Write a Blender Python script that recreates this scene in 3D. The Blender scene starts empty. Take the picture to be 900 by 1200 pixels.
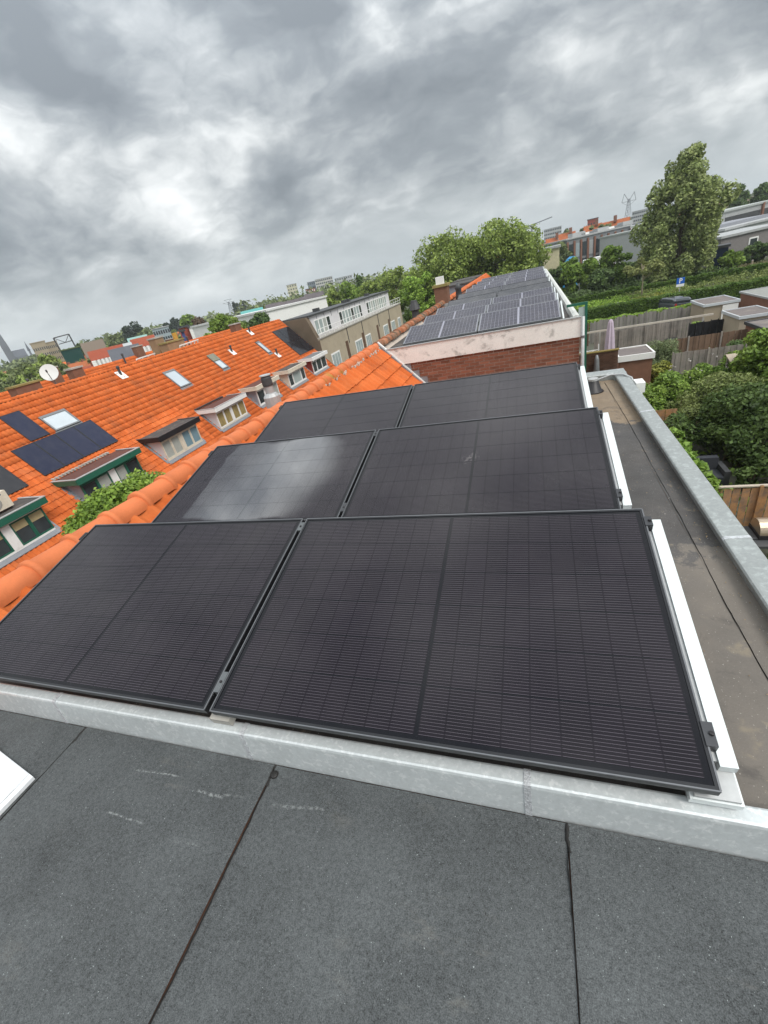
import bpy, math, random
import numpy as np
S = bpy.context.scene
COL = S.collection
PI = math.pi
# ------------------------------------------------------------------ camera, sky, sun, exposure
CR = np.array([[.940, -.340, .031], [.278, .815, .508], [-.198, -.469, .861]])   # columns: right, forward, up
_u, _s, _v = np.linalg.svd(CR); CR = _u @ _v
CC = np.array([1.282, -.809, 1.370]); FPX = 501.2
cam = bpy.data.cameras.new('camera'); co = bpy.data.objects.new('camera', cam); COL.objects.link(co)
cam.sensor_fit = 'VERTICAL'; cam.sensor_height = 24.0; cam.lens = FPX / 1200 * 24.0
cam.clip_start = .02; cam.clip_end = 20000
from mathutils import Matrix, Vector
co.matrix_world = Matrix([[CR[0, 0], CR[0, 2], -CR[0, 1], CC[0]], [CR[1, 0], CR[1, 2], -CR[1, 1], CC[1]],
                          [CR[2, 0], CR[2, 2], -CR[2, 1], CC[2]], [0, 0, 0, 1]])
S.camera = co
S.view_settings.view_transform = 'Standard'; S.view_settings.look = 'None'
S.view_settings.exposure = 0.7; S.view_settings.gamma = 1.0
SUN_EL, SUN_AZ = math.radians(52), math.radians(118)       # azimuth clockwise from +Y
sl = bpy.data.lights.new('sun', 'SUN'); sl.energy = 1.5; sl.angle = math.radians(24); sl.color = (1, .96, .9)
so = bpy.data.objects.new('sun', sl); COL.objects.link(so)
sd = Vector((math.sin(SUN_AZ) * math.cos(SUN_EL), math.cos(SUN_AZ) * math.cos(SUN_EL), math.sin(SUN_EL)))
so.rotation_euler = sd.to_track_quat('Z', 'Y').to_euler(); so.location = (0, 0, 60)

class NT:
    """small helper to write node graphs"""
    def __init__(s, tree): s.t = tree; s.n = tree.nodes; s.n.clear()
    def __call__(s, typ, ins=None, out=0, **kw):
        nd = s.n.new(typ)
        for k, v in kw.items(): setattr(nd, k, v)
        for k, v in (ins or {}).items():
            if isinstance(v, bpy.types.NodeSocket): s.t.links.new(v, nd.inputs[k])
            else: nd.inputs[k].default_value = v
        return nd if out is None else nd.outputs[out]
    def link(s, a, b): s.t.links.new(a, b)
    def math(s, op, a, b=0.0, c=0.0, clamp=False): return s('ShaderNodeMath', {0: a, 1: b, 2: c}, operation=op, use_clamp=clamp)
    def vmath(s, op, a, b=(0, 0, 0), out=0): return s('ShaderNodeVectorMath', {0: a, 1: b}, out=out, operation=op)
    def noise(s, vec, scale, detail=3, rough=.55, dist=0.0, out='Fac'):
        return s('ShaderNodeTexNoise', {'Vector': vec, 'Scale': scale, 'Detail': detail, 'Roughness': rough, 'Distortion': dist}, out=out)
    def maprange(s, v, a, b, c=0.0, d=1.0, smooth=True):
        return s('ShaderNodeMapRange', {0: v, 1: a, 2: b, 3: c, 4: d}, interpolation_type='SMOOTHSTEP' if smooth else 'LINEAR')
    def mix(s, f, a, b, blend='MIX'):
        nd = s('ShaderNodeMix', out=None, data_type='RGBA', blend_type=blend)
        for i, v in ((0, f), (6, a), (7, b)):
            if isinstance(v, bpy.types.NodeSocket): s.t.links.new(v, nd.inputs[i])
            else: nd.inputs[i].default_value = (*v, 1) if i > 0 and len(v) == 3 else v
        return nd.outputs[2]
    def sep(s, v): return s('ShaderNodeSeparateXYZ', {0: v}, out=None).outputs
    def comb(s, x, y, z=0.0): return s('ShaderNodeCombineXYZ', {0: x, 1: y, 2: z})

def make_world():
    w = bpy.data.worlds.new('World'); S.world = w; w.use_nodes = True
    g = NT(w.node_tree)
    sky = g('ShaderNodeTexSky', sky_type='NISHITA', sun_disc=False, sun_elevation=SUN_EL, sun_rotation=SUN_AZ, air_density=1.2, dust_density=2.0)
    d = g('ShaderNodeTexCoord', out='Generated')
    x, y, z = g.sep(d)
    zc = g.math('MAXIMUM', z, 0.0)
    zd = g.math('ADD', zc, .22)
    flat = g.comb(g.math('DIVIDE', x, zd), g.math('DIVIDE', y, zd), 0.0)    # a cloud deck seen from below
    dirv = g.comb(x, y, g.math('MULTIPLY', z, 1.9))
    w1 = g.vmath('SUBTRACT', g.noise(dirv, 2.6, 4, .55, out='Color'), (.5, .5, .5))
    w2 = g.vmath('SUBTRACT', g.noise(dirv, 8.0, 3, .5, out='Color'), (.5, .5, .5))
    dw = g.vmath('ADD', g.vmath('ADD', dirv, g.vmath('MULTIPLY', w1, (.26, .26, .26))), g.vmath('MULTIPLY', w2, (.04, .04, .04)))
    big = g.noise(dw, 2.3, 4, .5)
    mid = g.noise(dw, 4.6, 7, .56)
    billow = g.math('ABSOLUTE', g.math('SUBTRACT', g.noise(dw, 7.5, 6, .58), .5))
    streak = g.noise(g('ShaderNodeMapping', {'Vector': flat, 'Rotation': (0, 0, .5), 'Scale': (.5, 1.1, 1)}), 1.6, 6, .6, .3)
    bw_ = g.vmath('ADD', g.comb(x, y, z), g.vmath('MULTIPLY', w1, (.20, .20, .14)))
    def blob(c, r0, r1):
        dist = g.vmath('DISTANCE', bw_, c, out='Value')
        return g.maprange(dist, r0, r1, 1.0, 0.0)
    dark = 0.0
    for (c, r, k) in (((-.16, .95, .27), .30, .30), ((.30, .93, .22), .30, .24), ((-.64, .71, .30), .20, .22), ((-.42, .89, .17), .16, .22), ((-.72, .55, .44), .26, .34), ((-.35, .83, .43), .2, .16), ((.1, .9, .42), .3, .2)):
        dark = g.math('MULTIPLY_ADD', blob(c, .02, r * 1.25), k * 1.2, dark)
    lite = 0.0
    for (c, r, k) in (((-.71, .65, .265), .12, .34), ((-.53, .82, .20), .12, .34), ((-.60, .78, .12), .16, .12), ((.22, .96, .16), .12, .22), ((-.08, .99, .12), .20, .12), ((-.22, .90, .36), .10, .18), ((-.30, .93, .13), .12, .14)):
        lite = g.math('MULTIPLY_ADD', blob(c, .01, r * 1.3), k, lite)
    v = g.math('MULTIPLY_ADD', g.math('SUBTRACT', big, .5), 1.35, .60)
    v = g.math('MULTIPLY_ADD', g.math('SUBTRACT', mid, .5), 1.2, v)
    v = g.math('MULTIPLY_ADD', billow, .85, g.math('SUBTRACT', v, .08))
    v = g.math('MULTIPLY_ADD', g.math('SUBTRACT', streak, .5), .55, v)
    v = g.math('ADD', g.math('SUBTRACT', v, dark), lite)
    ramp = g('ShaderNodeValToRGB', {0: v}, out=None)
    cr = ramp.color_ramp
    cr.elements[0].position = .02; cr.elements[0].color = (.205, .228, .250, 1)
    cr.elements[1].position = .98; cr.elements[1].color = (.96, .97, .97, 1)
    for p, c in ((.27, (.275, .302, .325, 1)), (.5, (.42, .447, .465, 1)), (.72, (.66, .685, .69, 1))):
        e = cr.elements.new(p); e.color = c
    cl = ramp.outputs[0]
    # towards the horizon the deck flattens into an even pale grey
    hz = g.maprange(zc, .0, .15, .72, 0.0)
    cl = g.mix(hz, cl, (.60, .655, .675))
    over = g.math('MULTIPLY_ADD', g.maprange(zc, .25, 1.0, 0.0, 1.0, smooth=False), 1.7, 1.0)   # an overcast sky is brightest overhead
    cl = g.vmath('SCALE', cl); cl.node.inputs['Scale'].default_value = 1
    g.link(g.math('MULTIPLY', over, 6.5), cl.node.inputs['Scale'])
    g.link(g.mix(hz, ramp.outputs[0], (.60, .655, .675)), cl.node.inputs[0])
    col = g.mix(.04, cl, sky)
    bg = g('ShaderNodeBackground', {0: col, 1: .12})
    g.link(bg, g('ShaderNodeOutputWorld', out=None).inputs[0])
make_world()

# ------------------------------------------------------------------ pixel -> place
def ray(px, py):
    return CR @ np.array([(px - 450) / FPX, 1, -(py - 600) / FPX])
def gz(px, py, z):
    d = ray(px, py); return CC + d * ((z - CC[2]) / d[2])
def at(px, py, D):
    d = ray(px, py); return CC + d * (D / math.hypot(d[0], d[1]))
G = -8.2                                                        # ground level
def metres(half_px, px, py, D): return half_px / np.linalg.norm(P_(at(px, py, D)) - P_(at(px, py, D) + np.array([CR[0, 0], CR[1, 0], 0])))
def P_(p):
    d = (np.asarray(p) - CC) @ CR; return np.array([450 + FPX * d[0] / d[1], 600 - FPX * d[2] / d[1]])
# ------------------------------------------------------------------ mesh helpers
ORG = {}
class MB:
    def __init__(s): s.v = []; s.f = []; s.n = 0
    def add(s, v, f):
        v = np.asarray(v, float).reshape(-1, 3); s.v.append(v)
        s.f.extend([tuple(i + s.n for i in q) for q in f]); s.n += len(v); return s
    def box(s, x0, x1, y0, y1, z0, z1, F=None):
        v = np.array([[x, y, z] for z in (z0, z1) for y in (y0, y1) for x in (x0, x1)], float)
        if F is not None: v = F(v)
        return s.add(v, [(0, 2, 3, 1), (4, 5, 7, 6), (0, 1, 5, 4), (1, 3, 7, 5), (3, 2, 6, 7), (2, 0, 4, 6)])
    def beam(s, a, b, w, h, up=(0, 0, 1)):
        a, b, up = np.array(a, float), np.array(b, float), np.array(up, float)
        d = (b - a) / np.linalg.norm(b - a); r = np.cross(d, up); r /= np.linalg.norm(r); u = np.cross(r, d)
        v = [p + r * sx * w / 2 + u * sz * h / 2 for p in (a, b) for sz in (-1, 1) for sx in (-1, 1)]
        return s.add(v, [(0, 1, 3, 2), (4, 6, 7, 5), (0, 4, 5, 1), (1, 5, 7, 3), (3, 7, 6, 2), (2, 6, 4, 0)])
    def tube(s, pts, radii, n=8, cap=True):
        pts = [np.array(p, float) for p in pts]; k = len(pts)
        if not hasattr(radii, '__len__'): radii = [radii] * k
        V = []
        for i, p in enumerate(pts):
            d = pts[min(i + 1, k - 1)] - pts[max(i - 1, 0)]; d /= np.linalg.norm(d) + 1e-12
            a = np.array([1, 0, 0]) if abs(d[0]) < .8 else np.array([0, 1, 0])
            r = np.cross(d, a); r /= np.linalg.norm(r); u = np.cross(d, r)
            for j in range(n):
                t = 2 * PI * j / n; V.append(p + (r * math.cos(t) + u * math.sin(t)) * radii[i])
        f = [(i * n + j, i * n + (j + 1) % n, (i + 1) * n + (j + 1) % n, (i + 1) * n + j) for i in range(k - 1) for j in range(n)]
        if cap: f += [tuple(range(n))[::-1], tuple(range((k - 1) * n, k * n))]
        return s.add(V, f)
    def lathe(s, c, prof, n=12, M=None):
        c = np.array(c, float); k = len(prof)
        V = np.array([[r * math.cos(2 * PI * j / n), r * math.sin(2 * PI * j / n), z] for r, z in prof for j in range(n)])
        if M is not None: V = V @ np.array(M, float).T
        f = [(i * n + j, i * n + (j + 1) % n, (i + 1) * n + (j + 1) % n, (i + 1) * n + j) for i in range(k - 1) for j in range(n)]
        f += [tuple(range(n))[::-1], tuple(range((k - 1) * n, k * n))]
        return s.add(V + c, f)
    def prism(s, poly, a, b, axis=1):
        """extrude a 2D outline along an axis (0 x, 1 y, 2 z)"""
        V = []
        for t in (a, b):
            for p, q in poly:
                V.append({0: (t, p, q), 1: (p, t, q), 2: (p, q, t)}[axis])
        n = len(poly)
        f = [tuple(range(n))[::-1], tuple(range(n, 2 * n))] + [(i, (i + 1) % n, n + (i + 1) % n, n + i) for i in range(n)]
        return s.add(V, f)
    def mesh(s, name, mat, org=(0, 0, 0), smooth=False, fix=True):
        me = bpy.data.meshes.new(name)
        V = np.concatenate(s.v) - np.array(org, float) if s.v else np.zeros((0, 3))
        me.from_pydata(V.tolist(), [], s.f)
        if fix:
            import bmesh
            bm = bmesh.new(); bm.from_mesh(me); bmesh.ops.recalc_face_normals(bm, faces=bm.faces[:]); bm.to_mesh(me); bm.free()
        if smooth: me.shade_smooth()
        if mat is not None: me.materials.append(mat)
        return me
    def build(s, name, mat, parent=None, smooth=False, fix=True):
        org = ORG.get(parent.name, np.zeros(3)) if parent is not None else np.zeros(3)
        return link(name, s.mesh(name, mat, org, smooth, fix), parent)

def link(name, me, parent=None, loc=None):
    o = bpy.data.objects.new(name, me); COL.objects.link(o)
    if parent is not None:
        o.parent = parent; ORG[o.name] = ORG.get(parent.name, np.zeros(3))
    if loc is not None: o.location = loc
    return o
def raw(name, V, F, mat, parent=None, smooth=False):
    """big meshes straight from numpy: V (n,3), F (m,k) with one k"""
    org = ORG.get(parent.name, np.zeros(3)) if parent is not None else np.zeros(3)
    me = bpy.data.meshes.new(name); V = np.asarray(V, np.float32) - org.astype(np.float32); F = np.asarray(F, np.int32)
    k = F.shape[1]
    me.vertices.add(len(V)); me.vertices.foreach_set('co', V.ravel())
    me.loops.add(F.size); me.loops.foreach_set('vertex_index', F.ravel())
    me.polygons.add(len(F)); me.polygons.foreach_set('loop_start', np.arange(0, F.size, k, dtype=np.int32))
    me.update(calc_edges=True)
    if smooth: me.shade_smooth()
    me.materials.append(mat)
    return link(name, me, parent)
def tag(o, label=None, cat=None, group=None, kind=None):
    if label: o['label'] = label
    if cat: o['category'] = cat
    if group: o['group'] = group
    if kind: o['kind'] = kind
    return o
def thing(name, label, cat, loc=(0, 0, 0), group=None):
    o = bpy.data.objects.new(name, None); COL.objects.link(o); o.location = loc; o.empty_display_size = .1
    ORG[o.name] = np.array(loc, float); return tag(o, label, cat, group)
def kids(o): return [c for c in COL.objects if c.parent == o]
def copy_tree(root, loc=None, rot=None, tree=None):
    c = root.copy(); COL.objects.link(c)
    if loc is not None: c.location = loc
    if rot is not None: c.rotation_euler = rot
    for ch in tree[root.name]:
        d = ch.copy(); COL.objects.link(d); d.parent = c
        for g_ in tree.get(ch.name, ()):
            e = g_.copy(); COL.objects.link(e); e.parent = d
    return c
def tree_of(*roots):
    t = {}
    for o in COL.objects:
        if o.parent is not None: t.setdefault(o.parent.name, []).append(o)
    for r in roots: t.setdefault(r.name, [])
    return t

# ------------------------------------------------------------------ materials
MATS = {}
def mat(name, col, rough=.75, spec=.3, metal=0.0, var=.18, scale=4.0, var2=.10, scale2=40.0, bump=0.0, bscale=60.0, island=0.0, objr=0.0, coat=0.0, hue=None, dirt=None, emit=None):
    """base colour broken up by two noises, a per-piece shift, fine relief; dirt = (colour, amount, scale)"""
    if name in MATS: return MATS[name]
    m = bpy.data.materials.new(name); m.use_nodes = True; g = NT(m.node_tree)
    pos = g('ShaderNodeNewGeometry', out='Position')
    k = g.math('MULTIPLY_ADD', g.math('SUBTRACT', g.noise(pos, scale, 4, .6), .5), var * 3, 1.0)
    k = g.math('MULTIPLY_ADD', g.math('SUBTRACT', g.noise(pos, scale2, 2, .6), .5), var2 * 3, k)
    if island: k = g.math('MULTIPLY_ADD', g.math('SUBTRACT', g('ShaderNodeNewGeometry', out='Random Per Island'), .5), island, k)
    if objr: k = g.math('MULTIPLY_ADD', g.math('SUBTRACT', g('ShaderNodeObjectInfo', out='Random'), .5), objr, k)
    base = g('ShaderNodeRGB'); base.default_value = (*col, 1)
    if hue is not None:      # drift towards a second real colour
        h = g.maprange(g.noise(pos, hue[1], 3, .6), .42, .68)
        base = g.mix(h, base, hue[0])
        if island: base = g.mix(g.math('MULTIPLY', g('ShaderNodeNewGeometry', out='Random Per Island'), .5), base, hue[0])
        if objr: base = g.mix(g.math('MULTIPLY', g('ShaderNodeObjectInfo', out='Random'), .45), base, hue[0])
    c = g.vmath('SCALE', base); g.link(k, c.node.inputs['Scale'])
    if dirt is not None:
        dm = g.maprange(g.noise(pos, dirt[2], 6, .65, .4), .5, .66, 0.0, dirt[1])
        c = g.mix(dm, c, dirt[0])
    p = g('ShaderNodeBsdfPrincipled', {'Base Color': c, 'Roughness': rough, 'Metallic': metal, 'Specular IOR Level': spec}, out=None)
    if coat: p.inputs['Coat Weight'].default_value = coat; p.inputs['Coat Roughness'].default_value = .05
    if bump:
        b = g('ShaderNodeBump', {'Strength': bump, 'Distance': .01, 'Height': g.noise(pos, bscale, 4, .65)}); g.link(b, p.inputs['Normal'])
    g.link(p.outputs[0], g('ShaderNodeOutputMaterial', out=None).inputs[0])
    MATS[name] = m; return m
def leafmat(name, col, col2, rough=.55):
    if name in MATS: return MATS[name]
    m = bpy.data.materials.new(name); m.use_nodes = True; g = NT(m.node_tree)
    pos = g('ShaderNodeNewGeometry', out='Position'); r = g('ShaderNodeNewGeometry', out='Random Per Island')
    c = g.mix(g.maprange(g.noise(pos, .9, 3, .6), .35, .65), col, col2)
    c = g.mix(g.math('MULTIPLY', r, .55), c, col2)
    k = g.math('MULTIPLY_ADD', r, .9, .55)
    cc = g.vmath('SCALE', c); g.link(k, cc.node.inputs['Scale'])
    p = g('ShaderNodeBsdfPrincipled', {'Base Color': cc, 'Roughness': rough, 'Specular IOR Level': .3})
    t = g('ShaderNodeBsdfTranslucent', {0: cc})
    mx = g('ShaderNodeMixShader', {0: .3, 1: p, 2: t})
    g.link(mx, g('ShaderNodeOutputMaterial', out=None).inputs[0])
    MATS[name] = m; return m

ORANGE = (.52, .115, .028)
M_tile = mat('clay_tile', ORANGE, .85, .12, var=.16, scale=1.2, var2=.10, scale2=30, island=.20, hue=((.56, .145, .042), 2.0), dirt=((.27, .10, .05), .38, 1.3))
M_tileo = mat('clay_tile_single', ORANGE, .85, .12, var=.14, scale=1.2, var2=.10, scale2=30, objr=.24, hue=((.56, .145, .042), 2.0), dirt=((.27, .10, .05), .38, 1.3))
M_ridge = mat('new_ridge_clay', (.58, .165, .060), .65, .25, var=.06, scale=3, var2=.06, scale2=60, objr=.12, bump=.15, bscale=150, dirt=((.45, .13, .05), .35, 5))
M_ridgeold = mat('old_ridge_clay', (.42, .14, .06), .8, .2, var=.25, scale=5, var2=.15, scale2=40, objr=.5, hue=((.16, .12, .085), 3), dirt=((.10, .09, .07), .7, 4))
M_ridgemoss = mat('mossy_ridge_clay', (.60, .16, .055), .7, .2, var=.15, scale=4, objr=.25, dirt=((.30, .22, .05), .7, 5))
M_zinc = mat('zinc', (.56, .595, .60), .45, .5, metal=.3, var=.10, scale=5, var2=.10, scale2=60, dirt=((.78, .80, .80), .6, 42))
M_zincdull = mat('dull_zinc', (.315, .335, .330), .5, .5, metal=.35, var=.10, scale=4, var2=.12, scale2=50, dirt=((.55, .59, .58), .45, 24))
M_lead = mat('lead_flashing', (.25, .26, .28), .55, .4, metal=.3, var=.15, scale=6, bump=.3, bscale=25)
M_white = mat('white_paint', (.80, .80, .78), .5, .4, var=.05, scale=3, var2=.04, dirt=((.55, .53, .48), .3, 3))
M_alu = mat('white_aluminium', (.66, .70, .70), .35, .5, metal=.25, var=.04, scale=6, var2=.03)
M_frame = mat('black_anodised', (.020, .021, .024), .38, .5, metal=.4, var=.1, scale=8)
M_frameedge = mat('frame_edge_sheen', (.15, .155, .165), .4, .5, metal=.5, var=.08, scale=9)
M_clamp = mat('dark_clamp', (.055, .057, .062), .45, .5, metal=.5, var=.1)
M_green = mat('dark_green_paint', (.020, .115, .075), .4, .4, var=.10, scale=6)
M_cream = mat('cream_paint', (.66, .60, .49), .55, .35, var=.06, scale=5, dirt=((.42, .36, .28), .3, 3))
M_blackp = mat('black_paint', (.018, .016, .018), .45, .4, var=.1)
M_greyp = mat('grey_cheek', (.26, .27, .30), .6, .3, var=.1)
M_redp = mat('red_cheek', (.22, .045, .035), .6, .3, var=.1)
M_dfelt = mat('dormer_felt', (.075, .07, .068), .85, .2, var=.2, scale=3, dirt=((.20, .17, .14), .4, 2))
M_brick = mat('red_brick', (.235, .098, .062), .85, .15, var=.12, scale=8, var2=.14, scale2=70, objr=.5, bump=.4, bscale=90)
M_brickbrown = mat('brown_brick', (.20, .105, .070), .85, .15, var=.2, scale=3, var2=.16, scale2=50, island=.4, bump=.4)
M_mortar = mat('mortar', (.52, .45, .39), .9, .1, var=.12, scale=6)
M_bwall = mat('plain_brick_wall', (.23, .12, .085), .9, .1, var=.18, scale=2, var2=.16, scale2=26)
M_stucco = mat('stained_white_stucco', (.80, .79, .75), .85, .15, var=.06, scale=3, dirt=((.30, .295, .275), .65, 3.4), bump=.2)
M_beige = mat('beige_render', (.40, .345, .255), .9, .1, var=.10, scale=.7, var2=.05, dirt=((.28, .24, .18), .35, .9))
M_beigedk = mat('shaded_brown_render', (.165, .13, .095), .9, .1, var=.12, scale=.6, dirt=((.11, .09, .065), .4, .8))  # the gable's own brown, with its shaded side painted in darker
M_panelw = mat('white_cladding', (.62, .61, .62), .7, .2, var=.08, scale=1.2)
M_glass = mat('window_glass', (.035, .045, .05), .06, .6, var=.5, scale=.9, coat=.3)
M_glasslt = mat('curtained_glass', (.36, .42, .41), .15, .5, var=.25, scale=1.2, coat=.3)
M_curt = mat('ochre_curtain', (.30, .235, .10), .8, .2, var=.35, scale=3.2)
M_net = mat('grey_net_curtain', (.36, .38, .35), .7, .2, var=.12, scale=5)
M_teal = mat('blue_grey_blind', (.17, .27, .32), .5, .3, var=.08)
M_skyl = mat('skylight_glass', (.46, .52, .56), .10, .6, var=.12, scale=1.2, coat=.4)
M_grey = mat('grey_metal', (.20, .21, .22), .5, .4, metal=.3, var=.1)
M_dgrey = mat('dark_grey_metal', (.055, .057, .06), .5, .4, var=.12)
M_ltgrey = mat('light_grey_metal', (.42, .43, .43), .5, .4, metal=.3, var=.14)
M_wood = mat('weathered_fence_wood', (.30, .265, .235), .9, .1, var=.15, scale=2, var2=.15, scale2=30, objr=.45, hue=((.22, .20, .18), 1.4))
M_woodbr = mat('brown_fence_wood', (.175, .115, .080), .9, .1, var=.15, scale=2, var2=.15, scale2=30, objr=.4)
M_woodor = mat('new_fence_wood', (.44, .235, .105), .8, .15, var=.2, scale=6, var2=.15, scale2=40, objr=.35, hue=((.25, .165, .11), 4))
M_bark = mat('bark', (.11, .085, .06), .95, .1, var=.25, scale=5)
M_barklt = mat('pale_bark', (.34, .29, .21), .9, .1, var=.2, scale=4)
M_concrete = mat('pale_concrete', (.40, .385, .35), .85, .15, var=.12, scale=1.5)
M_shedfelt = mat('shed_felt', (.17, .15, .145), .9, .1, var=.2, scale=1.2, dirt=((.28, .25, .21), .4, 1))
M_asphalt = mat('asphalt', (.055, .055, .057), .9, .2, var=.2, scale=.6)
L_mid = leafmat('leaf_mid', (0.125, 0.222, 0.033), (0.222, 0.318, 0.059))
L_bright = leafmat('leaf_bright', (0.178, 0.310, 0.037), (0.290, 0.422, 0.073))
L_dark = leafmat('leaf_dark', (0.055, 0.106, 0.029), (0.119, 0.178, 0.053))
L_olive = leafmat('leaf_olive', (0.132, 0.178, 0.079), (0.211, 0.257, 0.125))
L_plane = leafmat('leaf_plane', (0.164, 0.242, 0.046), (0.281, 0.350, 0.085))
L_yellow = leafmat('leaf_yellow', (.20, .24, .04), (.30, .30, .06))
L_far = leafmat('leaf_far', (0.132, 0.172, 0.062), (0.198, 0.238, 0.090))
L_grassdry = leafmat('leaf_dry', (.22, .215, .085), (.30, .27, .14))
L_rose = leafmat('petal_white', (.62, .56, .52), (.72, .68, .66))
L_grey = leafmat('leaf_greypurple', (.20, .20, .17), (.28, .27, .25))
L_vine = leafmat('leaf_vine', (.15, .27, .04), (.24, .36, .07))

def felt_near():
    m = bpy.data.materials.new('bitumen_felt_slate'); m.use_nodes = True; g = NT(m.node_tree)
    pos = g('ShaderNodeNewGeometry', out='Position')
    sp = g.noise(pos, 300, 2, .7); sp2 = g.noise(pos, 95, 3, .7); lo = g.noise(pos, 3.2, 4, .6)
    k = g.math('MULTIPLY_ADD', g.math('SUBTRACT', sp, .5), 2.6, 1.0)
    k = g.math('MULTIPLY_ADD', g.math('SUBTRACT', sp2, .5), 1.5, k)
    k = g.math('MULTIPLY_ADD', g.math('SUBTRACT', lo, .5), .95, k)
    k = g.math('MAXIMUM', k, .2)
    c = g.vmath('SCALE', (.074, .080, .082)); g.link(k, c.node.inputs['Scale'])
    # pale specks of slate and grit
    c = g.mix(g.maprange(g.noise(pos, 170, 1, .5), .74, .80), c, (.30, .33, .33))
    # dusty foot-scuffed clouds
    st = g('ShaderNodeMapping', {'Vector': pos, 'Rotation': (0, 0, .8), 'Scale': (3, 9, 3)})
    du = g.math('MULTIPLY', g.maprange(g.noise(st, 1.4, 6, .7), .52, .72), g.maprange(g.noise(pos, 2.3, 2, .5), .48, .64))
    c = g.mix(g.math('MULTIPLY', du, .42), c, (.21, .20, .175))
    # chalky scrape lines left on the felt (each an own mark at its own place)
    x, y, z = g.sep(g.vmath('ADD', pos, g.vmath('MULTIPLY', g.vmath('SUBTRACT', g.noise(pos, 14, 2, .5, out='Color'), (.5, .5, .5)), (.05, .018, 0))))
    tot = 0.0
    for (x0, x1, yc, b, w, kk) in ((-.44, -.16, -.158, .05, .0035, .55), (-.08, .10, -.182, .0, .005, .5), (.04, .18, -.176, .1, .004, .35), (.28, .54, -.168, .12, .006, .34), (-.44, -.18, -.325, -.03, .0035, .5), (-.04, .10, -.352, .02, .003, .35), (.19, .25, -.345, 0, .006, .3)):
        line = g.math('ABSOLUTE', g.math('SUBTRACT', g.math('SUBTRACT', y, g.math('MULTIPLY', g.math('SUBTRACT', x, x0), b)), yc))
        a = g.math('MULTIPLY', g.maprange(line, w * .3, w * 1.5, 1.0, 0.0), g.math('MULTIPLY', g.maprange(x, x0, x0 + .05), g.maprange(x, x1 - .06, x1, 1.0, 0.0)))
        tot = g.math('MULTIPLY_ADD', a, kk * .6, tot)
    tot = g.math('MULTIPLY', tot, g.maprange(g.noise(pos, 70, 3, .7), .40, .62))
    c = g.mix(tot, c, (.55, .58, .57))
    p = g('ShaderNodeBsdfPrincipled', {'Base Color': c, 'Roughness': .78, 'Specular IOR Level': .25}, out=None)
    hh = g.math('ADD', g.math('MULTIPLY', sp, .6), g.math('MULTIPLY', sp2, 1.0))
    g.link(g('ShaderNodeBump', {'Strength': .7, 'Distance': .004, 'Height': hh}), p.inputs['Normal'])
    g.link(p.outputs[0], g('ShaderNodeOutputMaterial', out=None).inputs[0]); return m
def felt_right():
    m = bpy.data.materials.new('bitumen_felt_old'); m.use_nodes = True; g = NT(m.node_tree)
    pos = g('ShaderNodeNewGeometry', out='Position'); x, y, z = g.sep(pos)
    n1 = g.noise(pos, 2.2, 6, .65, .3); n2 = g.noise(pos, 160, 2, .7); n3 = g.noise(pos, 9, 5, .65)
    k = g.math('MULTIPLY_ADD', g.math('SUBTRACT', n1, .5), 1.2, 1.0)
    k = g.math('MULTIPLY_ADD', g.math('SUBTRACT', n2, .5), .9, k); k = g.math('MULTIPLY_ADD', g.math('SUBTRACT', n3, .5), .8, k)
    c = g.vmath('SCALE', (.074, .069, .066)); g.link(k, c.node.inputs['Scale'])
    # dried silt where puddles stand: both ends of the strip, with a wavy shoreline
    wob = g.math('MULTIPLY_ADD', g.math('SUBTRACT', g.noise(pos, 4.5, 5, .65), .5), .85, 0.0)
    yy = g.math('ADD', y, wob)
    far = g.maprange(yy, 3.38, 3.42)
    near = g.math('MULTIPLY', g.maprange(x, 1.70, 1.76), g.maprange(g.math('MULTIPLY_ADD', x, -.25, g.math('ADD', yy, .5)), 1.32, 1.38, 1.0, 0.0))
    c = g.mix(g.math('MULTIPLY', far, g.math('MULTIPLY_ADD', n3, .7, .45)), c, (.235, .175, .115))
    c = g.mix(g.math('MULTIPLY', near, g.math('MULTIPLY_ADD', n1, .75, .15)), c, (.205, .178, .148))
    c = g.mix(g.math('MULTIPLY', g.maprange(g.noise(pos, 3.3, 6, .7, .5), .54, .66), .6), c, (.062, .056, .052))
    c = g.mix(g.math('MULTIPLY', g.maprange(n3, .60, .72), .55), c, (.24, .20, .14))
    c = g.mix(g.math('MULTIPLY', g.maprange(g.noise(pos, 120, 2, .6), .69, .73), .8), c, (.45, .42, .37))
    r = g.math('MULTIPLY_ADD', g.maprange(n1, .4, .6), .25, .5)
    p = g('ShaderNodeBsdfPrincipled', {'Base Color': c, 'Roughness': r, 'Specular IOR Level': .35}, out=None)
    g.link(g('ShaderNodeBump', {'Strength': .5, 'Distance': .006, 'Height': g.math('ADD', n3, g.math('MULTIPLY', n2, .4))}), p.inputs['Normal'])
    g.link(p.outputs[0], g('ShaderNodeOutputMaterial', out=None).inputs[0]); return m
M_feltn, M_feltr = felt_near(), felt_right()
M_seam = mat('bitumen_bead', (.018, .017, .016), .55, .35, var=.2, scale=9)

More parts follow.
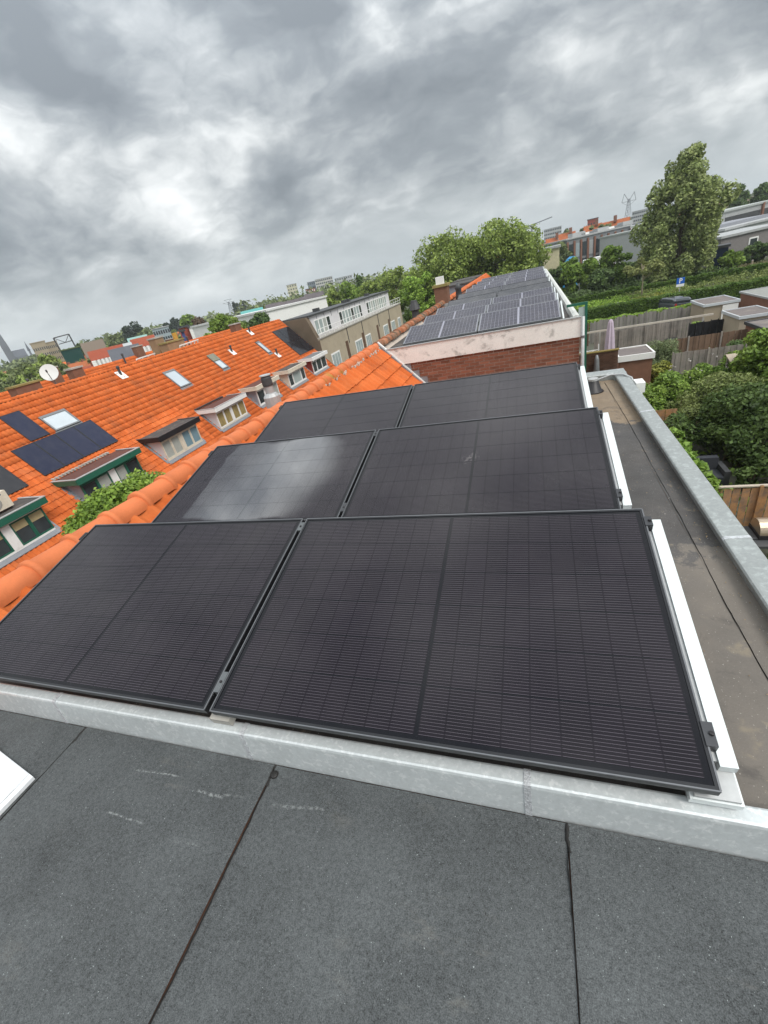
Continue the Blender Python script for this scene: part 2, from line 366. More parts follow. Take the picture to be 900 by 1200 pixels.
def glassy(name, base, line, cw, ch, nl, lw, wet=None, dust=.05, spec=.27, rough=.17):
    """a half-cut cell under textured glass: busbar lines across the cell; wet = film left on one panel"""
    m = bpy.data.materials.new(name); m.use_nodes = True; g = NT(m.node_tree)
    oc = g('ShaderNodeTexCoord', out='Object'); pos = g('ShaderNodeNewGeometry', out='Position')
    x, y, z = g.sep(oc)
    c = g('ShaderNodeRGB'); c.default_value = (*base, 1)
    k = g.math('MULTIPLY_ADD', g.math('SUBTRACT', g('ShaderNodeObjectInfo', out='Random'), .5), .25, 1.0)
    cs = g.vmath('SCALE', c); g.link(k, cs.node.inputs['Scale']); c = cs
    if nl:
        fr = g.math('FRACT', g.math('MULTIPLY_ADD', y, nl / ch, 100.0))
        ln = g.maprange(g.math('ABSOLUTE', g.math('SUBTRACT', fr, .5)), lw * .5, lw, 1.0, 0.0)
        tip = g.maprange(g.math('ABSOLUTE', x), cw * .455, cw * .475, 1.0, .35)
        c = g.mix(g.math('MULTIPLY', ln, tip), c, line)
    du = g.math('MULTIPLY', g.maprange(g.noise(pos, 3.0, 5, .65), .35, .75), dust)
    du = g.math('MAXIMUM', du, g.math('MULTIPLY', g.maprange(g.noise(pos, 26, 3, .6), .73, .78), dust * 1.6))
    if nl:      # bird mark near the middle of one panel
        sm = g.vmath('DISTANCE', g.vmath('ADD', pos, g.vmath('MULTIPLY', g.vmath('SUBTRACT', g.noise(pos, 22, 3, .6, out='Color'), (.5, .5, .5)), (.16, .16, 0))), (.83, 2.085, .135), out='Value')
        du = g.math('MAXIMUM', du, g.math('MULTIPLY', g.math('MULTIPLY', g.maprange(sm, .0, .075, 1.0, 0.0), g.maprange(g.noise(pos, 60, 3, .6), .40, .62)), .34))
    c = g.mix(du, c, (.30, .28, .27))
    p = g('ShaderNodeBsdfPrincipled', {'Base Color': c, 'Roughness': rough, 'Specular IOR Level': spec, 'IOR': 1.45}, out=None)
    if wet:
        px, py, pz = g.sep(g.vmath('ADD', pos, g.vmath('MULTIPLY', g.vmath('SUBTRACT', g.noise(pos, 2.2, 3, .5, out='Color'), (.5, .5, .5)), (.22, .22, 0))))
        (x0, x1, y0, y1, slant) = wet
        xs = g.math('ADD', px, g.math('MULTIPLY', g.math('SUBTRACT', py, y0), slant))
        a = g.math('MULTIPLY', g.maprange(xs, x0, x0 + .02), g.maprange(g.math('ADD', px, g.math('MULTIPLY', g.math('POWER', g.math('ABSOLUTE', g.math('SUBTRACT', py, (y0 + y1) / 2)), 2.0), .75)), x1 - .30, x1 + .0, 1.0, 0.0))
        a = g.math('MULTIPLY', a, g.math('MULTIPLY', g.maprange(py, y0 + .02, y0 + .06), g.maprange(py, y1 - .07, y1, 1.0, 0.0)))
        # the film is thickest in a slanting tongue down the middle and thins out to both sides
        tongue = g.math('ABSOLUTE', g.math('SUBTRACT', g.math('MULTIPLY_ADD', g.math('SUBTRACT', py, 2.0), -.30, px), -.86))
        thick = g.math('MULTIPLY', g.maprange(tongue, .0, .60, 1.15, .40), g.math('MULTIPLY_ADD', g.noise(pos, 2.5, 4, .55), .6, .70))
        a = g.math('MULTIPLY', a, thick, clamp=True)
        g.link(g.math('MULTIPLY_ADD', a, rough * -.6, rough), p.inputs['Roughness'])
        g.link(g.math('MULTIPLY_ADD', a, 1.0 - spec, spec), p.inputs['Specular IOR Level'])
        g.link(a, p.inputs['Coat Weight']); p.inputs['Coat Roughness'].default_value = .06; p.inputs['Coat IOR'].default_value = 2.0
    g.link(p.outputs[0], g('ShaderNodeOutputMaterial', out=None).inputs[0]); return m

# ------------------------------------------------------------------ leaves and trees
def leaf_quads(P, size, rng, aspect=.55, out=None):
    n = len(P); a = rng.normal(size=(n, 3)); a /= np.linalg.norm(a, axis=1)[:, None]
    if out is not None: a = a + out * .8 + np.array([0, 0, .45]); a /= np.linalg.norm(a, axis=1)[:, None]      # leaf faces look outwards on the whole
    b = np.cross(a, rng.normal(size=(n, 3))); b /= np.linalg.norm(b, axis=1)[:, None]; c = np.cross(a, b)
    s = (size * rng.uniform(.6, 1.35, n))[:, None]
    V = np.stack([P - b * s, P + c * s * aspect - a * s * .12, P + b * s, P - c * s * aspect - a * s * .12], 1).reshape(-1, 3)
    return V, np.arange(4 * n).reshape(n, 4)
def clumps(c, r, nb, rng, br=(.22, .4), shape='round'):
    """sub-blobs that together fill an uneven crown of radii r round c"""
    c, r = np.array(c, float), np.array(r, float); out = []
    while len(out) < nb:
        p = rng.uniform(-1, 1, 3); q = np.linalg.norm(p)
        if q > 1 or q < rng.uniform(0, .75): continue
        if shape == 'tall':
            f = 1 - max(0, p[2]) * .75; p[:2] *= f
        if shape == 'cone': p[:2] *= (1 - p[2]) * .5 + .05
        out.append((c + p * r * (1 - br[0] * .8), r.min() * rng.uniform(*br) * np.array([1.15, 1.15, .9])))
    return out
def blob_leaves(blobs, n, size, rng, aspect=.55):
    w = np.array([b[1].prod() ** (2 / 3) for b in blobs]); idx = rng.choice(len(blobs), n, p=w / w.sum())
    C = np.array([b[0] for b in blobs])[idx]; Rr = np.array([b[1] for b in blobs])[idx]
    d = rng.normal(size=(n, 3)); d /= np.linalg.norm(d, axis=1)[:, None]
    t = rng.uniform(.35, 1, n) ** .45
    t *= rng.uniform(.85, 1.12, n)
    return leaf_quads(C + d * Rr * t[:, None], size, rng, aspect, d)
def grow(name, label, cat, base, top, rx, ry, n, leaf, m, seed, z0=.25, group=None, shape='round', trunk=None, bark=None, nb=26, br=(.24, .42), limbs=5, crownpart='crown'):
    rng = np.random.RandomState(seed); base = np.array(base, float); h = top - base[2]
    t = thing(name, label, cat, base, group)
    r = trunk or max(.06, h * .02); cz0 = base[2] + h * z0
    c = np.array([base[0], base[1], (cz0 + top) / 2])
    bl = clumps(c, (rx, ry, (top - cz0) / 2), nb, rng, br, shape)
    mb = MB(); top_t = np.array([base[0], base[1], cz0 + (top - cz0) * .6])
    mb.tube([base, base * .6 + top_t * .4 + [rng.uniform(-.1, .1), 0, 0], top_t], [r, r * .75, r * .25], 7)
    for k in range(limbs):
        b = bl[rng.randint(len(bl))][0]; s = base + (top_t - base) * rng.uniform(.45, .8)
        mb.tube([s, (s + b) / 2 + [0, 0, h * .02], b], [r * .45, r * .3, r * .1], 5)
    mb.build('trunk', bark or M_bark, t, smooth=True)
    V, F = blob_leaves(bl, n, leaf, rng); raw(crownpart, V, F, m, t)
    return t
def belt(name, label, cat, pts, top, depth, n, leaf, m, seed, kind='stuff', bot=G, group=None):
    """a mass of distant trees along a line: pts = ground points, top = heights above ground at those points"""
    rng = np.random.RandomState(seed); bl = []
    pts = np.array(pts, float); k = len(pts)
    for i in range(k):
        for _ in range(5):
            h = top[i] * rng.uniform(.55, 1.0); rr = rng.uniform(.25, .45) * top[i]
            p = pts[i] + [rng.uniform(-1, 1) * depth, rng.uniform(-1, 1) * depth, 0]
            bl.append((np.array([p[0], p[1], bot + h - rr]), np.array([rr * 1.3, rr * 1.3, rr])))
            bl.append((np.array([p[0], p[1], bot + (h - rr) * .45]), np.array([rr * 1.4, rr * 1.4, rr * 1.1])))
    V, F = blob_leaves(bl, n, leaf, rng); o = raw(name, V, F, m)
    return tag(o, label, cat, group, kind)

# ------------------------------------------------------------------ ground and streets
def ground_mat():
    m = bpy.data.materials.new('town_ground'); m.use_nodes = True; g = NT(m.node_tree)
    pos = g('ShaderNodeNewGeometry', out='Position')
    c = g.mix(g.maprange(g.noise(pos, .012, 5, .6), .42, .6), (.10, .105, .085), (.055, .085, .030))
    c = g.mix(g.maprange(g.noise(pos, .35, 5, .65), .5, .7), c, (.085, .075, .05))
    p = g('ShaderNodeBsdfPrincipled', {'Base Color': c, 'Roughness': .95, 'Specular IOR Level': .1})
    g.link(p, g('ShaderNodeOutputMaterial', out=None).inputs[0]); return m
mb = MB(); n = 48
ring = [(0, 0, G)] + [(r * math.cos(2 * PI * j / n), r * math.sin(2 * PI * j / n), G) for r in (60, 400, 2500) for j in range(n)]
fs = [(0, 1 + j, 1 + (j + 1) % n) for j in range(n)] + [(1 + k * n + j, 1 + k * n + n + j, 1 + k * n + n + (j + 1) % n, 1 + k * n + (j + 1) % n) for k in (0, 1) for j in range(n)]
tag(mb.add(ring, fs).build('ground', ground_mat()), kind='structure')
mb = MB(); mb.box(-15.2, -8.4, -30, 90, G - .02, G + .004); tag(mb.build('street', M_asphalt), kind='structure')
M_pave = mat('pavement_slabs', (.20, .19, .175), .9, .15, var=.15, scale=1.5)
for x0, x1 in ((-16.6, -15.2), (-8.4, -6.9)):
    mb = MB(); mb.box(x0, x1, -30, 90, G - .02, G + .12); tag(mb.build('pavement', M_pave), kind='structure')

# ------------------------------------------------------------------ roof pieces shared by many houses
SL = math.radians(48); cS, sS = math.cos(SL), math.sin(SL)
def slope_frame(xr, zr, sign=1):
    """(down the slope, along the ridge, out of the slope) -> world, for a roof falling towards sign*x"""
    A = np.array([[sign * cS, 0, -sS], [0, 1, 0], [sign * sS, 0, cS]])
    return lambda v: np.asarray(v, float) @ A + np.array([xr, 0, zr])
PROF = [(0, .012), (.045, -.006), (.10, .0), (.145, .030), (.185, .034), (.207, .014)]       # S-shaped pantile section across its width
def tile_geo(L=.355, th=.030, lift=.034):
    V = []; m = len(PROF)
    for x, dz in ((0, 0), (L, lift)):
        V += [(x, y, z + dz) for y, z in PROF]
    V += [(L, y, z + lift - th) for y, z in PROF]
    f = [(j, m + j, m + j + 1, j + 1) for j in range(m - 1)] + [(m + j, 2 * m + j, 2 * m + j + 1, m + j + 1) for j in range(m - 1)]
    return np.array(V), f
TV, TF = tile_geo(); TF = np.array(TF)
COURSE, TW = .325, .2
def slope_matrix(xr, zr, sign, d, y, h=0.02, tilt=0.0):
    M = Matrix(((sign * cS, 0, sign * sS, 0), (0, 1, 0, 0), (-sS, 0, cS, 0), (0, 0, 0, 1)))
    p = slope_frame(xr, zr, sign)([[d, y, h]])[0]
    return Matrix.Translation(p) @ M @ Matrix.Rotation(tilt, 4, 'Z')
def tile_cells(y0, y1, d0, d1, skip=()):
    for i in range(int(round((d1 - d0) / COURSE))):
        for j in range(int(round((y1 - y0) / TW))):
            d, y = d0 + i * COURSE, y0 + j * TW
            if any(a < y + .1 < b and c < d + .16 < e for a, b, c, e in skip): continue
            yield i, d, y
def joined_tiles(name, parent, xr, zr, sign, y0, y1, d0, d1, m, seed, skip=(), only=None):
    rng = np.random.RandomState(seed); F = slope_frame(xr, zr, sign); V = []; k = 0
    for i, d, y in tile_cells(y0, y1, d0, d1, skip):
        if only is not None and not only(d, y): continue
        V.append(F(TV + [d + rng.uniform(-.006, .006), y + rng.uniform(-.004, .004), .012 + rng.uniform(0, .006)])); k += 1
    if not k: return None
    m_ = len(TV); FF = (TF[None] + (np.arange(k) * m_)[:, None, None]).reshape(-1, 4)
    return tag(raw(name, np.concatenate(V), FF, m, parent), kind='stuff')
_me = bpy.data.meshes.new('roof_tile'); _me.from_pydata(TV.tolist(), [], TF.tolist()); _me.materials.append(M_tileo); TILE_ME = _me
def place_piece(name, me, parent, M):
    o = bpy.data.objects.new(name, me); COL.objects.link(o); o.parent = parent
    ORG[o.name] = ORG.get(parent.name, np.zeros(3))
    o.matrix_local = Matrix.Translation(-Vector(ORG.get(parent.name, np.zeros(3)))) @ M; return o
def single_tiles(parent, xr, zr, sign, y0, y1, d0, d1, seed, skip=(), only=None):
    rng = np.random.RandomState(seed)
    for i, d, y in tile_cells(y0, y1, d0, d1, skip):
        if only is not None and not only(d, y): continue
        place_piece('roof_tile', TILE_ME, parent, slope_matrix(xr, zr, sign, d + rng.uniform(-.006, .006), y + rng.uniform(-.004, .004), .012 + rng.uniform(0, .008), rng.uniform(-.012, .012)))
def ridge_geo(L=.385, r=.118, lip=.017, seg=10):
    prof = [(0, r + lip), (.045, r + lip), (.058, r + .002), (.2, r - .002), (L, r - .008)]
    V = []; m = seg + 1
    def arc(x, rr): return [(rr * math.sin(PI * (k / seg - .5) * 1.06), x, rr * math.cos(PI * (k / seg - .5) * 1.06)) for k in range(m)]
    for x, rr in prof: V += arc(x, rr)
    V += arc(0, r - .02); V += arc(L, r - .026)
    k = len(prof); f = [(i * m + j, i * m + j + 1, (i + 1) * m + j + 1, (i + 1) * m + j) for i in range(k - 1) for j in range(seg)]
    f += [(k * m + j, k * m + j + 1, j + 1, j) for j in range(seg)]
    return V, f
def ridge_mesh(name, m, **kw):
    me = bpy.data.meshes.new(name); V, f = ridge_geo(**kw); me.from_pydata(V, [], f); me.shade_smooth()
    me.materials.append(m); return me
RIDGE_NEW, RIDGE_OLD, RIDGE_MOSS = [ridge_mesh('ridge_tile', m) for m in (M_ridge, M_ridgeold, M_ridgemoss)]
RIDGE_FAR = ridge_mesh('ridge_tile', M_tileo, L=.385, r=.10, seg=6)
def ridge_row(parent, x, z, y0, y1, me, rng, pitch=.365, sag=.006):
    k = int(round((y1 - y0) / pitch))
    for i in range(k):
        M = Matrix.Translation((x + rng.uniform(-sag, sag), y0 + i * (y1 - y0) / k, z + rng.uniform(-sag, sag))) @ Matrix.Rotation(rng.uniform(-.02, .02), 4, 'Z') @ Matrix.Rotation(rng.uniform(-.015, .015), 4, 'X')
        place_piece('ridge_tile', me(i) if callable(me) else me, parent, M)

# ------------------------------------------------------------------ the house the photograph is taken from
def wavy_strip(mb, pts, w, rng, z, n=40):
    pts = np.array(pts, float); a, b = pts[0], pts[-1]; V = []
    d = (b - a) / np.linalg.norm(b - a); nrm = np.array([-d[1], d[0]]); off = np.cumsum(rng.normal(0, .0012, n + 1)); off -= np.linspace(0, off[-1], n + 1)
    for i in range(n + 1):
        p = a + (b - a) * i / n + nrm * off[i]; ww = w * rng.uniform(.5, 1.4)
        V += [(*(p + nrm * ww), z - .002), (*(p + nrm * ww * .3), z + .004), (*(p - nrm * ww), z - .002)]
    f = []
    for i in range(n):
        f += [(3 * i, 3 * i + 3, 3 * i + 4, 3 * i + 1), (3 * i + 1, 3 * i + 4, 3 * i + 5, 3 * i + 2)]
    return mb.add(V, f)
rng = np.random.RandomState(3)
ZN = -.27
hA = thing('terraced_house', 'terraced house with flat dark grey slate felt roof in front of the zinc kerb', 'house', (0, -2.4, G))
mb = MB(); mb.box(-6.8, 2.3, -4.8, -.03, G, ZN - .03); mb.build('wall', M_bwall, hA)
for x0, x1, dz in ((-2.1, -.882, 0), (-.878, .228, .0035), (.232, 1.335, 0), (1.339, 2.3, .0035)):
    mb = MB(); k = 30; V = []                                   # felt strips lie slightly uneven
    nx, ny = 8, 30
    for j in range(ny + 1):
        for i in range(nx + 1):
            V.append((x0 + (x1 - x0) * i / nx, -4.8 + 4.775 * j / ny, ZN + dz + rng.uniform(-.0012, .0012)))
    F = [(j * (nx + 1) + i, j * (nx + 1) + i + 1, (j + 1) * (nx + 1) + i + 1, (j + 1) * (nx + 1) + i) for j in range(ny) for i in range(nx)]
    mb.add(V, F); mb.build('felt_sheet', M_feltn, hA, smooth=True)
for x in (-.88, .23, 1.337):
    mb = MB(); wavy_strip(mb, [(x, -1.6), (x, -.03)], .0015, rng, ZN + .003, 70)
    wavy_strip(mb, [(x + .004, -.11), (x, -.028)], .0065, rng, ZN + .0045, 10); mb.build('bitumen_seam', M_seam, hA)
mb = MB(); mb.lathe((.245, -.062, ZN + .003), [(.017, 0), (.015, .004), (.008, .006)], 12); mb.build('bitumen_blob', M_seam, hA, smooth=True)
KP = [(-.020, -.275), (-.009, -.134), (-.006, -.124), (.0, -.120), (.037, -.118), (.044, -.122), (.044, -.25)]
for x0, x1 in ((-3.4, -1.032), (-1.026, .105), (.111, 1.217), (1.223, 2.31)):
    mb = MB(); mb.prism(KP, x0, x1, 0); mb.build('kerb_cap', M_zinc, hA)
M_solder = mat('solder_strip', (.62, .64, .66), .5, .5, metal=.5, var=.3, scale=60, bump=1.0, bscale=120)
for x in (-1.029, .108, 1.22):
    mb = MB(); mb.prism([(y - .003, z + .0035) for y, z in KP[:5]] + [(.0435, -.117), (.03, -.15), (-.01, -.26)], x - .011, x + .011, 0); mb.build('cap_joint', M_solder, hA)
# white box at the left edge
wb = thing('cardboard_box', 'white cardboard box corner lying on the slate felt roof', 'box', (-1.05, -.36, ZN))
e1, e2, e3 = gz(0, 880, ZN + .022), gz(38.5, 910, ZN + .022), gz(0, 950, ZN + .022)
ux = (e2 - e1); vx = (e3 - e2); ux, vx = ux / np.linalg.norm(ux), vx / np.linalg.norm(vx)
def boxF(v): v = np.asarray(v); return e2 + v[:, :1] * -ux + v[:, 1:2] * vx + v[:, 2:] * np.array([0, 0, 1.])
M_card = mat('white_card', (.72, .74, .76), .6, .3, var=.08, scale=9, dirt=((.50, .51, .50), .4, 14))
mb = MB(); mb.box(0, .42, 0, .30, -.019, 0, boxF); mb.build('carton', M_card, wb)
mb = MB(); mb.box(.03, .42, .004, .30, .002, .006, boxF); mb.build('flap', M_card, wb)

# ------------------------------------------------------------------ the house with the black panels
RX, RZ = -2.25, .05                                            # our own ridge
ZD = -.20
hB = thing('terraced_house', 'terraced house carrying six black solar panels on its flat felt roof', 'house', (0, 2.4, G))
mb = MB(); mb.prism([(-6.8, G), (2.26, G), (2.26, ZD - .03), (-1.80, ZD - .03), (-1.80, -.60), (RX, RZ - .06), (-6.8, RZ - .06 - (-RX + -(-6.8) - 4.5) * 0 - 5.05)], .0, 5.05, 1); mb.build('wall', M_bwall, hB)
mb = MB(); F = slope_frame(RX, RZ, -1); mb.box(.02, 6.7, 0.0, 5.05, -.02, .03, F); mb.build('front_roof_slope', M_tile, hB)
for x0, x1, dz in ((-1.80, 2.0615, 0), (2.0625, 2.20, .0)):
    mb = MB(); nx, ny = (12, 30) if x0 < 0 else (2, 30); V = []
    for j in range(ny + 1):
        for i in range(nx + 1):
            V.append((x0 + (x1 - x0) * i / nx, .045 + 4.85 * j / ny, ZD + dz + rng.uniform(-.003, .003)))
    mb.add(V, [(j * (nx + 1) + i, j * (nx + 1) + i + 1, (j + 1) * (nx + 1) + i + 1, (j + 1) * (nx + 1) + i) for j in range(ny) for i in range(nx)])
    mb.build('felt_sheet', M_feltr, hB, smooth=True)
mb = MB(); wavy_strip(mb, [(2.062, .05), (2.062, 4.8)], .0013, rng, ZD + .0015, 120); mb.build('bitumen_seam', M_seam, hB)
mb = MB(); mb.box(-1.82, -1.795, .045, 5.0, -.62, ZD + .02); mb.build('roof_edge_upstand', M_seam, hB)
PP = [(2.192, -.21), (2.168, -.136), (2.174, -.127), (2.182, -.124), (2.282, -.118), (2.290, -.126), (2.292, -.34)]
for y0, y1 in ((.05, 1.402), (1.408, 3.447), (3.453, 4.846)):
    mb = MB(); mb.prism(PP, y0, y1, 1); mb.build('parapet_cap', M_zincdull, hB)
for y in (1.405, 3.45):
    mb = MB(); mb.prism([(x, z + .003) for x, z in PP[1:6]] + [(2.29, -.14), (2.18, -.14)], y - .011, y + .011, 1); mb.build('cap_joint', M_solder, hB)
mb = MB(); mb.prism([(4.90, -.21), (4.895, -.136), (4.905, -.124), (5.06, -.120), (5.07, -.126), (5.07, -.34)], 1.2, 2.292, 0); mb.build('parapet_cap', M_zincdull, hB)
mb = MB(); mb.box(2.17, 2.292, 4.847, 4.896, -.34, -.1195); mb.build('parapet_cap', M_zincdull, hB)
rr = np.random.RandomState(5)
ridge_row(hB, RX, -.015, .12 - .365 * 3, 5.05, lambda i: RIDGE_NEW, rr, .365)
single_tiles(hB, RX, RZ, 1, -.9, 5.0, .10, .76, 11)
# vent cone and cable
vt = thing('roof_vent', 'black rubber cone vent on the silted end of the flat roof', 'vent', (1.90, 4.50, ZD))
mb = MB(); mb.lathe((1.90, 4.50, ZD), [(.115, 0), (.108, .012), (.09, .02), (.055, .125), (.05, .13)], 16); mb.build('cone', M_blackp, vt, smooth=True)
mb = MB(); mb.lathe((1.90, 4.50, ZD), [(.052, .128), (.052, .150), (.04, .152)], 14); mb.build('cap', M_ltgrey, vt)
mb = MB(); cp = [(1.55, 5.02, -.10), (1.70, 4.93, -.15), (1.84, 4.80, -.165), (1.98, 4.75, -.14), (2.12, 4.78, -.108), (2.24, 4.72, -.105), (2.30, 4.60, -.12), (2.33, 4.52, -.2)]
mb.tube(cp, .011, 8); tag(mb.build('cable', M_ltgrey, smooth=True), 'pale grey cable lying across the far corner of the zinc kerb', 'cable')
hp = thing('rainwater_hopper', 'white square rainwater hopper on the outside of the right zinc kerb', 'hopper', (2.37, 4.4, -.6))
mb = MB(); mb.box(2.30, 2.385, 4.33, 4.50, -.22, -.115); mb.build('hopper_box', M_white, hp)
mb = MB(); mb.tube([(2.345, 4.42, -.22), (2.345, 4.42, -3.2)], .036, 10); mb.build('downpipe', M_white, hp, smooth=True)
mb = MB()
for i in range(260):                                            # grit and leaf scraps gathered along the kerbs
    x = 2.185 - abs(rng.normal(0, .05)) if i % 3 else rng.uniform(1.82, 2.18); y = rng.uniform(.1, 4.85); e = rng.uniform(.0015, .0055); a = rng.uniform(0, PI)
    c_, s_ = math.cos(a) * e, math.sin(a) * e
    mb.add([(x + c_, y + s_, ZD + .005), (x - s_ * .6, y + c_ * .6, ZD + .009), (x - c_, y - s_, ZD + .005), (x + s_ * .6, y - c_ * .6, ZD + .008)], [(0, 1, 2, 3)])
tag(mb.build('roof_grit', mat('leaf_scrap', (.30, .22, .13), .9, .1, island=.9), hB, fix=False), kind='stuff')

# ------------------------------------------------------------------ black solar panels on the near roof
TILT, PW, PD, PITCH, GAP = math.radians(12.63), 1.722, 1.1248, 1.4955, .0282
cT, sT = math.cos(TILT), math.sin(TILT)
CW, CH = .0915, .1790
cell_dry = glassy('black_cell', (.0072, .0052, .0088), (.118, .104, .124), CW, CH, 16, .055, dust=.022)
cell_wet = glassy('black_cell_wet', (.0072, .0052, .0088), (.118, .104, .124), CW, CH, 16, .055, wet=(-1.47, -.16, 1.50, 2.60, .03), dust=.022)
back_dry = glassy('black_backsheet', (.0028, .0030, .0055), (0, 0, 0), CW, CH, 0, .1, dust=.016)
back_wet = glassy('black_backsheet_wet', (.0028, .0030, .0055), (0, 0, 0), CW, CH, 0, .1, wet=(-1.47, -.16, 1.50, 2.60, .03), dust=.016)
def cell_mesh(m, w, h):
    me = bpy.data.meshes.new('solar_cell'); a, b, c = w / 2, h / 2, .0022
    P = [(-a + c, -b), (a - c, -b), (a, -b + c), (a, b - c), (a - c, b), (-a + c, b), (-a, b - c), (-a, -b + c)]
    V = [(x, y, 0) for x, y in P] + [(x, y, -.0006) for x, y in P]
    me.from_pydata(V, [], [tuple(range(8))] + [(i, i + 8, (i + 1) % 8 + 8, (i + 1) % 8) for i in range(8)]); me.materials.append(m); return me
def make_panel(name, label, mcell, mback, group='black solar panels on the near flat roof'):
    t = thing(name, label, 'solar panel', (0, 0, 0), group)
    mb = MB(); w = .012; h = .035
    prof = lambda: None
    mb.box(0, PW, 0, w, -h, 0); mb.box(0, PW, PD - w, PD, -h, 0); mb.box(0, w, w, PD - w, -h, 0); mb.box(PW - w, PW, w, PD - w, -h, 0)
    mb.build('frame', M_frame, t)
    mb = MB(); e = .0012                                        # arris of the frame, sky reflection painted on as lighter grey
    mb.box(0, PW, -e, .0025, -.006, e); mb.box(0, PW, PD - .004, PD + e, -.004, e); mb.box(-e, .0035, .0025, PD - .004, -.004, e); mb.box(PW - .0035, PW + e, .0025, PD - .004, -.004, e)
    mb.build('frame_edge', M_frameedge, t)
    mb = MB(); mb.box(w, PW - w, w, PD - w, -.010, -.0030); mb.build('backsheet', mback, t)
    me = cell_mesh(mcell, CW - .0005, CH - .0072)
    x0 = .030; gapc = PW - 2 * x0 - 18 * CW; y0 = (PD - 6 * CH) / 2
    for j in range(6):
        for i in range(18):
            o = link('solar_cell', me, t, (x0 + (i + .5) * CW + (gapc if i > 8 else 0), y0 + (j + .5) * CH, -.0022))
    return t
labels = {(0, 1): 'large black solar panel at the right end of the row nearest the zinc kerb', (0, 0): 'black solar panel at the left end of the nearest row, edge over the ridge tiles',
          (1, 1): 'right black solar panel of the middle row with a pale smudge near its centre', (1, 0): 'left black solar panel of the middle row with a shiny wet film',
          (2, 1): 'right black solar panel of the far row below the brick wall', (2, 0): 'left black solar panel of the far row beside the orange tile slope'}
pan = make_panel('solar_panel', labels[(0, 1)], cell_dry, back_dry)
panw = make_panel('solar_panel', labels[(1, 0)], cell_wet, back_wet)
TR = tree_of(pan)
XOFF = (0, -.008, -.025)
for (r, c), lb in labels.items():
    o = pan if (r, c) == (0, 1) else panw if (r, c) == (1, 0) else copy_tree(pan, tree=TR)
    o['label'] = lb
    o.location = (XOFF[r] + (0 if c else -PW - GAP), r * PITCH, 0); o.rotation_euler = (TILT, 0, 0)
# rails, side covers and clamps
def tiltF(r, x0=0.0):
    return lambda v: np.stack([np.asarray(v)[:, 0] + x0 + XOFF[r], r * PITCH + np.asarray(v)[:, 1] * cT - np.asarray(v)[:, 2] * sT, np.asarray(v)[:, 1] * sT + np.asarray(v)[:, 2] * cT], 1)
rown = ('nearest', 'middle', 'far')
for r in range(3):
    F = tiltF(r)
    t = thing('mounting_rail', 'white aluminium mounting rail along the right side of the %s panel row' % rown[r], 'rail', (PW + .04, r * PITCH, ZD), 'white right hand mounting rails')
    mb = MB(); mb.box(PW + .022, PW + .066, .075, PD - .045, -.060, -.026, F); mb.build('rail_cover', M_alu, t)
    mb = MB(); mb.box(PW - .06, PW + .068, -.005, .12, -.105, -.075, F); mb.build('base_foot', M_alu, t)
    mb = MB(); mb.box(PW - .05, PW + .060, .0, PD - .08, -.16, -.062, F); mb.box(PW + .002, PW + .0215, .09, PD - .06, -.0615, -.034, F); mb.build('rail_web', M_ltgrey, t)
    for y0, y1 in ((.115, .185), (PD - .11, PD - .055)):
        mb = MB(); mb.box(PW + .0005, PW + .023, y0, y1, -.030, .004, F); mb.box(PW - .006, PW + .0235, y0, y1, .0015, .005, F); c = mb.build('clamp', M_clamp, t)
        mb = MB(); p = F([[PW + .014, (y0 + y1) / 2, .005]])[0]; mb.lathe(p, [(.007, 0), (.007, .006), (.004, .007)], 8); mb.build('bolt', M_blackp, c)
    t = thing('mounting_rail', 'dark mid rail with grey clamps between the two panels of the %s row' % rown[r], 'rail', (-.014, r * PITCH, ZD), 'dark mid rails between the panels')
    mb = MB(); mb.box(-GAP - .02, .02, .065, PD - .03, -.085, -.045, F); mb.build('rail_channel', M_blackp, t)
    mb = MB(); mb.box(-GAP - .018, .052, -.006, .06, -.115, -.075, F); mb.build('base_foot', M_concrete, t)
    for y0, y1 in ((.075, .165), (PD - .10, PD - .035)):
        mb = MB(); mb.box(-GAP + .001, -.001, y0, y1, -.03, .0035, F); c = mb.build('clamp', M_clamp if r else mat('grey_clamp', (.13, .14, .145), .4, .5, metal=.5), t)
        mb = MB(); p = F([[-GAP / 2, (y0 + y1) / 2, .0035]])[0]; mb.lathe(p, [(.006, 0), (.006, .004), (.003, .005)], 8); mb.build('bolt', M_blackp, c)
    t = thing('mounting_rail', 'black end rail with a small clamp at the left edge of the %s panel row' % rown[r], 'rail', (-PW - .05, r * PITCH, ZD), 'black left hand mounting rails')
    mb = MB(); mb.box(-PW - GAP - .012, -PW - GAP + .04, .05, PD - .05, -.085, -.045, F); mb.build('rail_channel', M_blackp, t)
    mb = MB(); mb.box(-PW - GAP - .022, -PW - GAP - .0005, PD - .15, PD - .08, -.03, .004, F); mb.build('clamp', M_blackp, t)

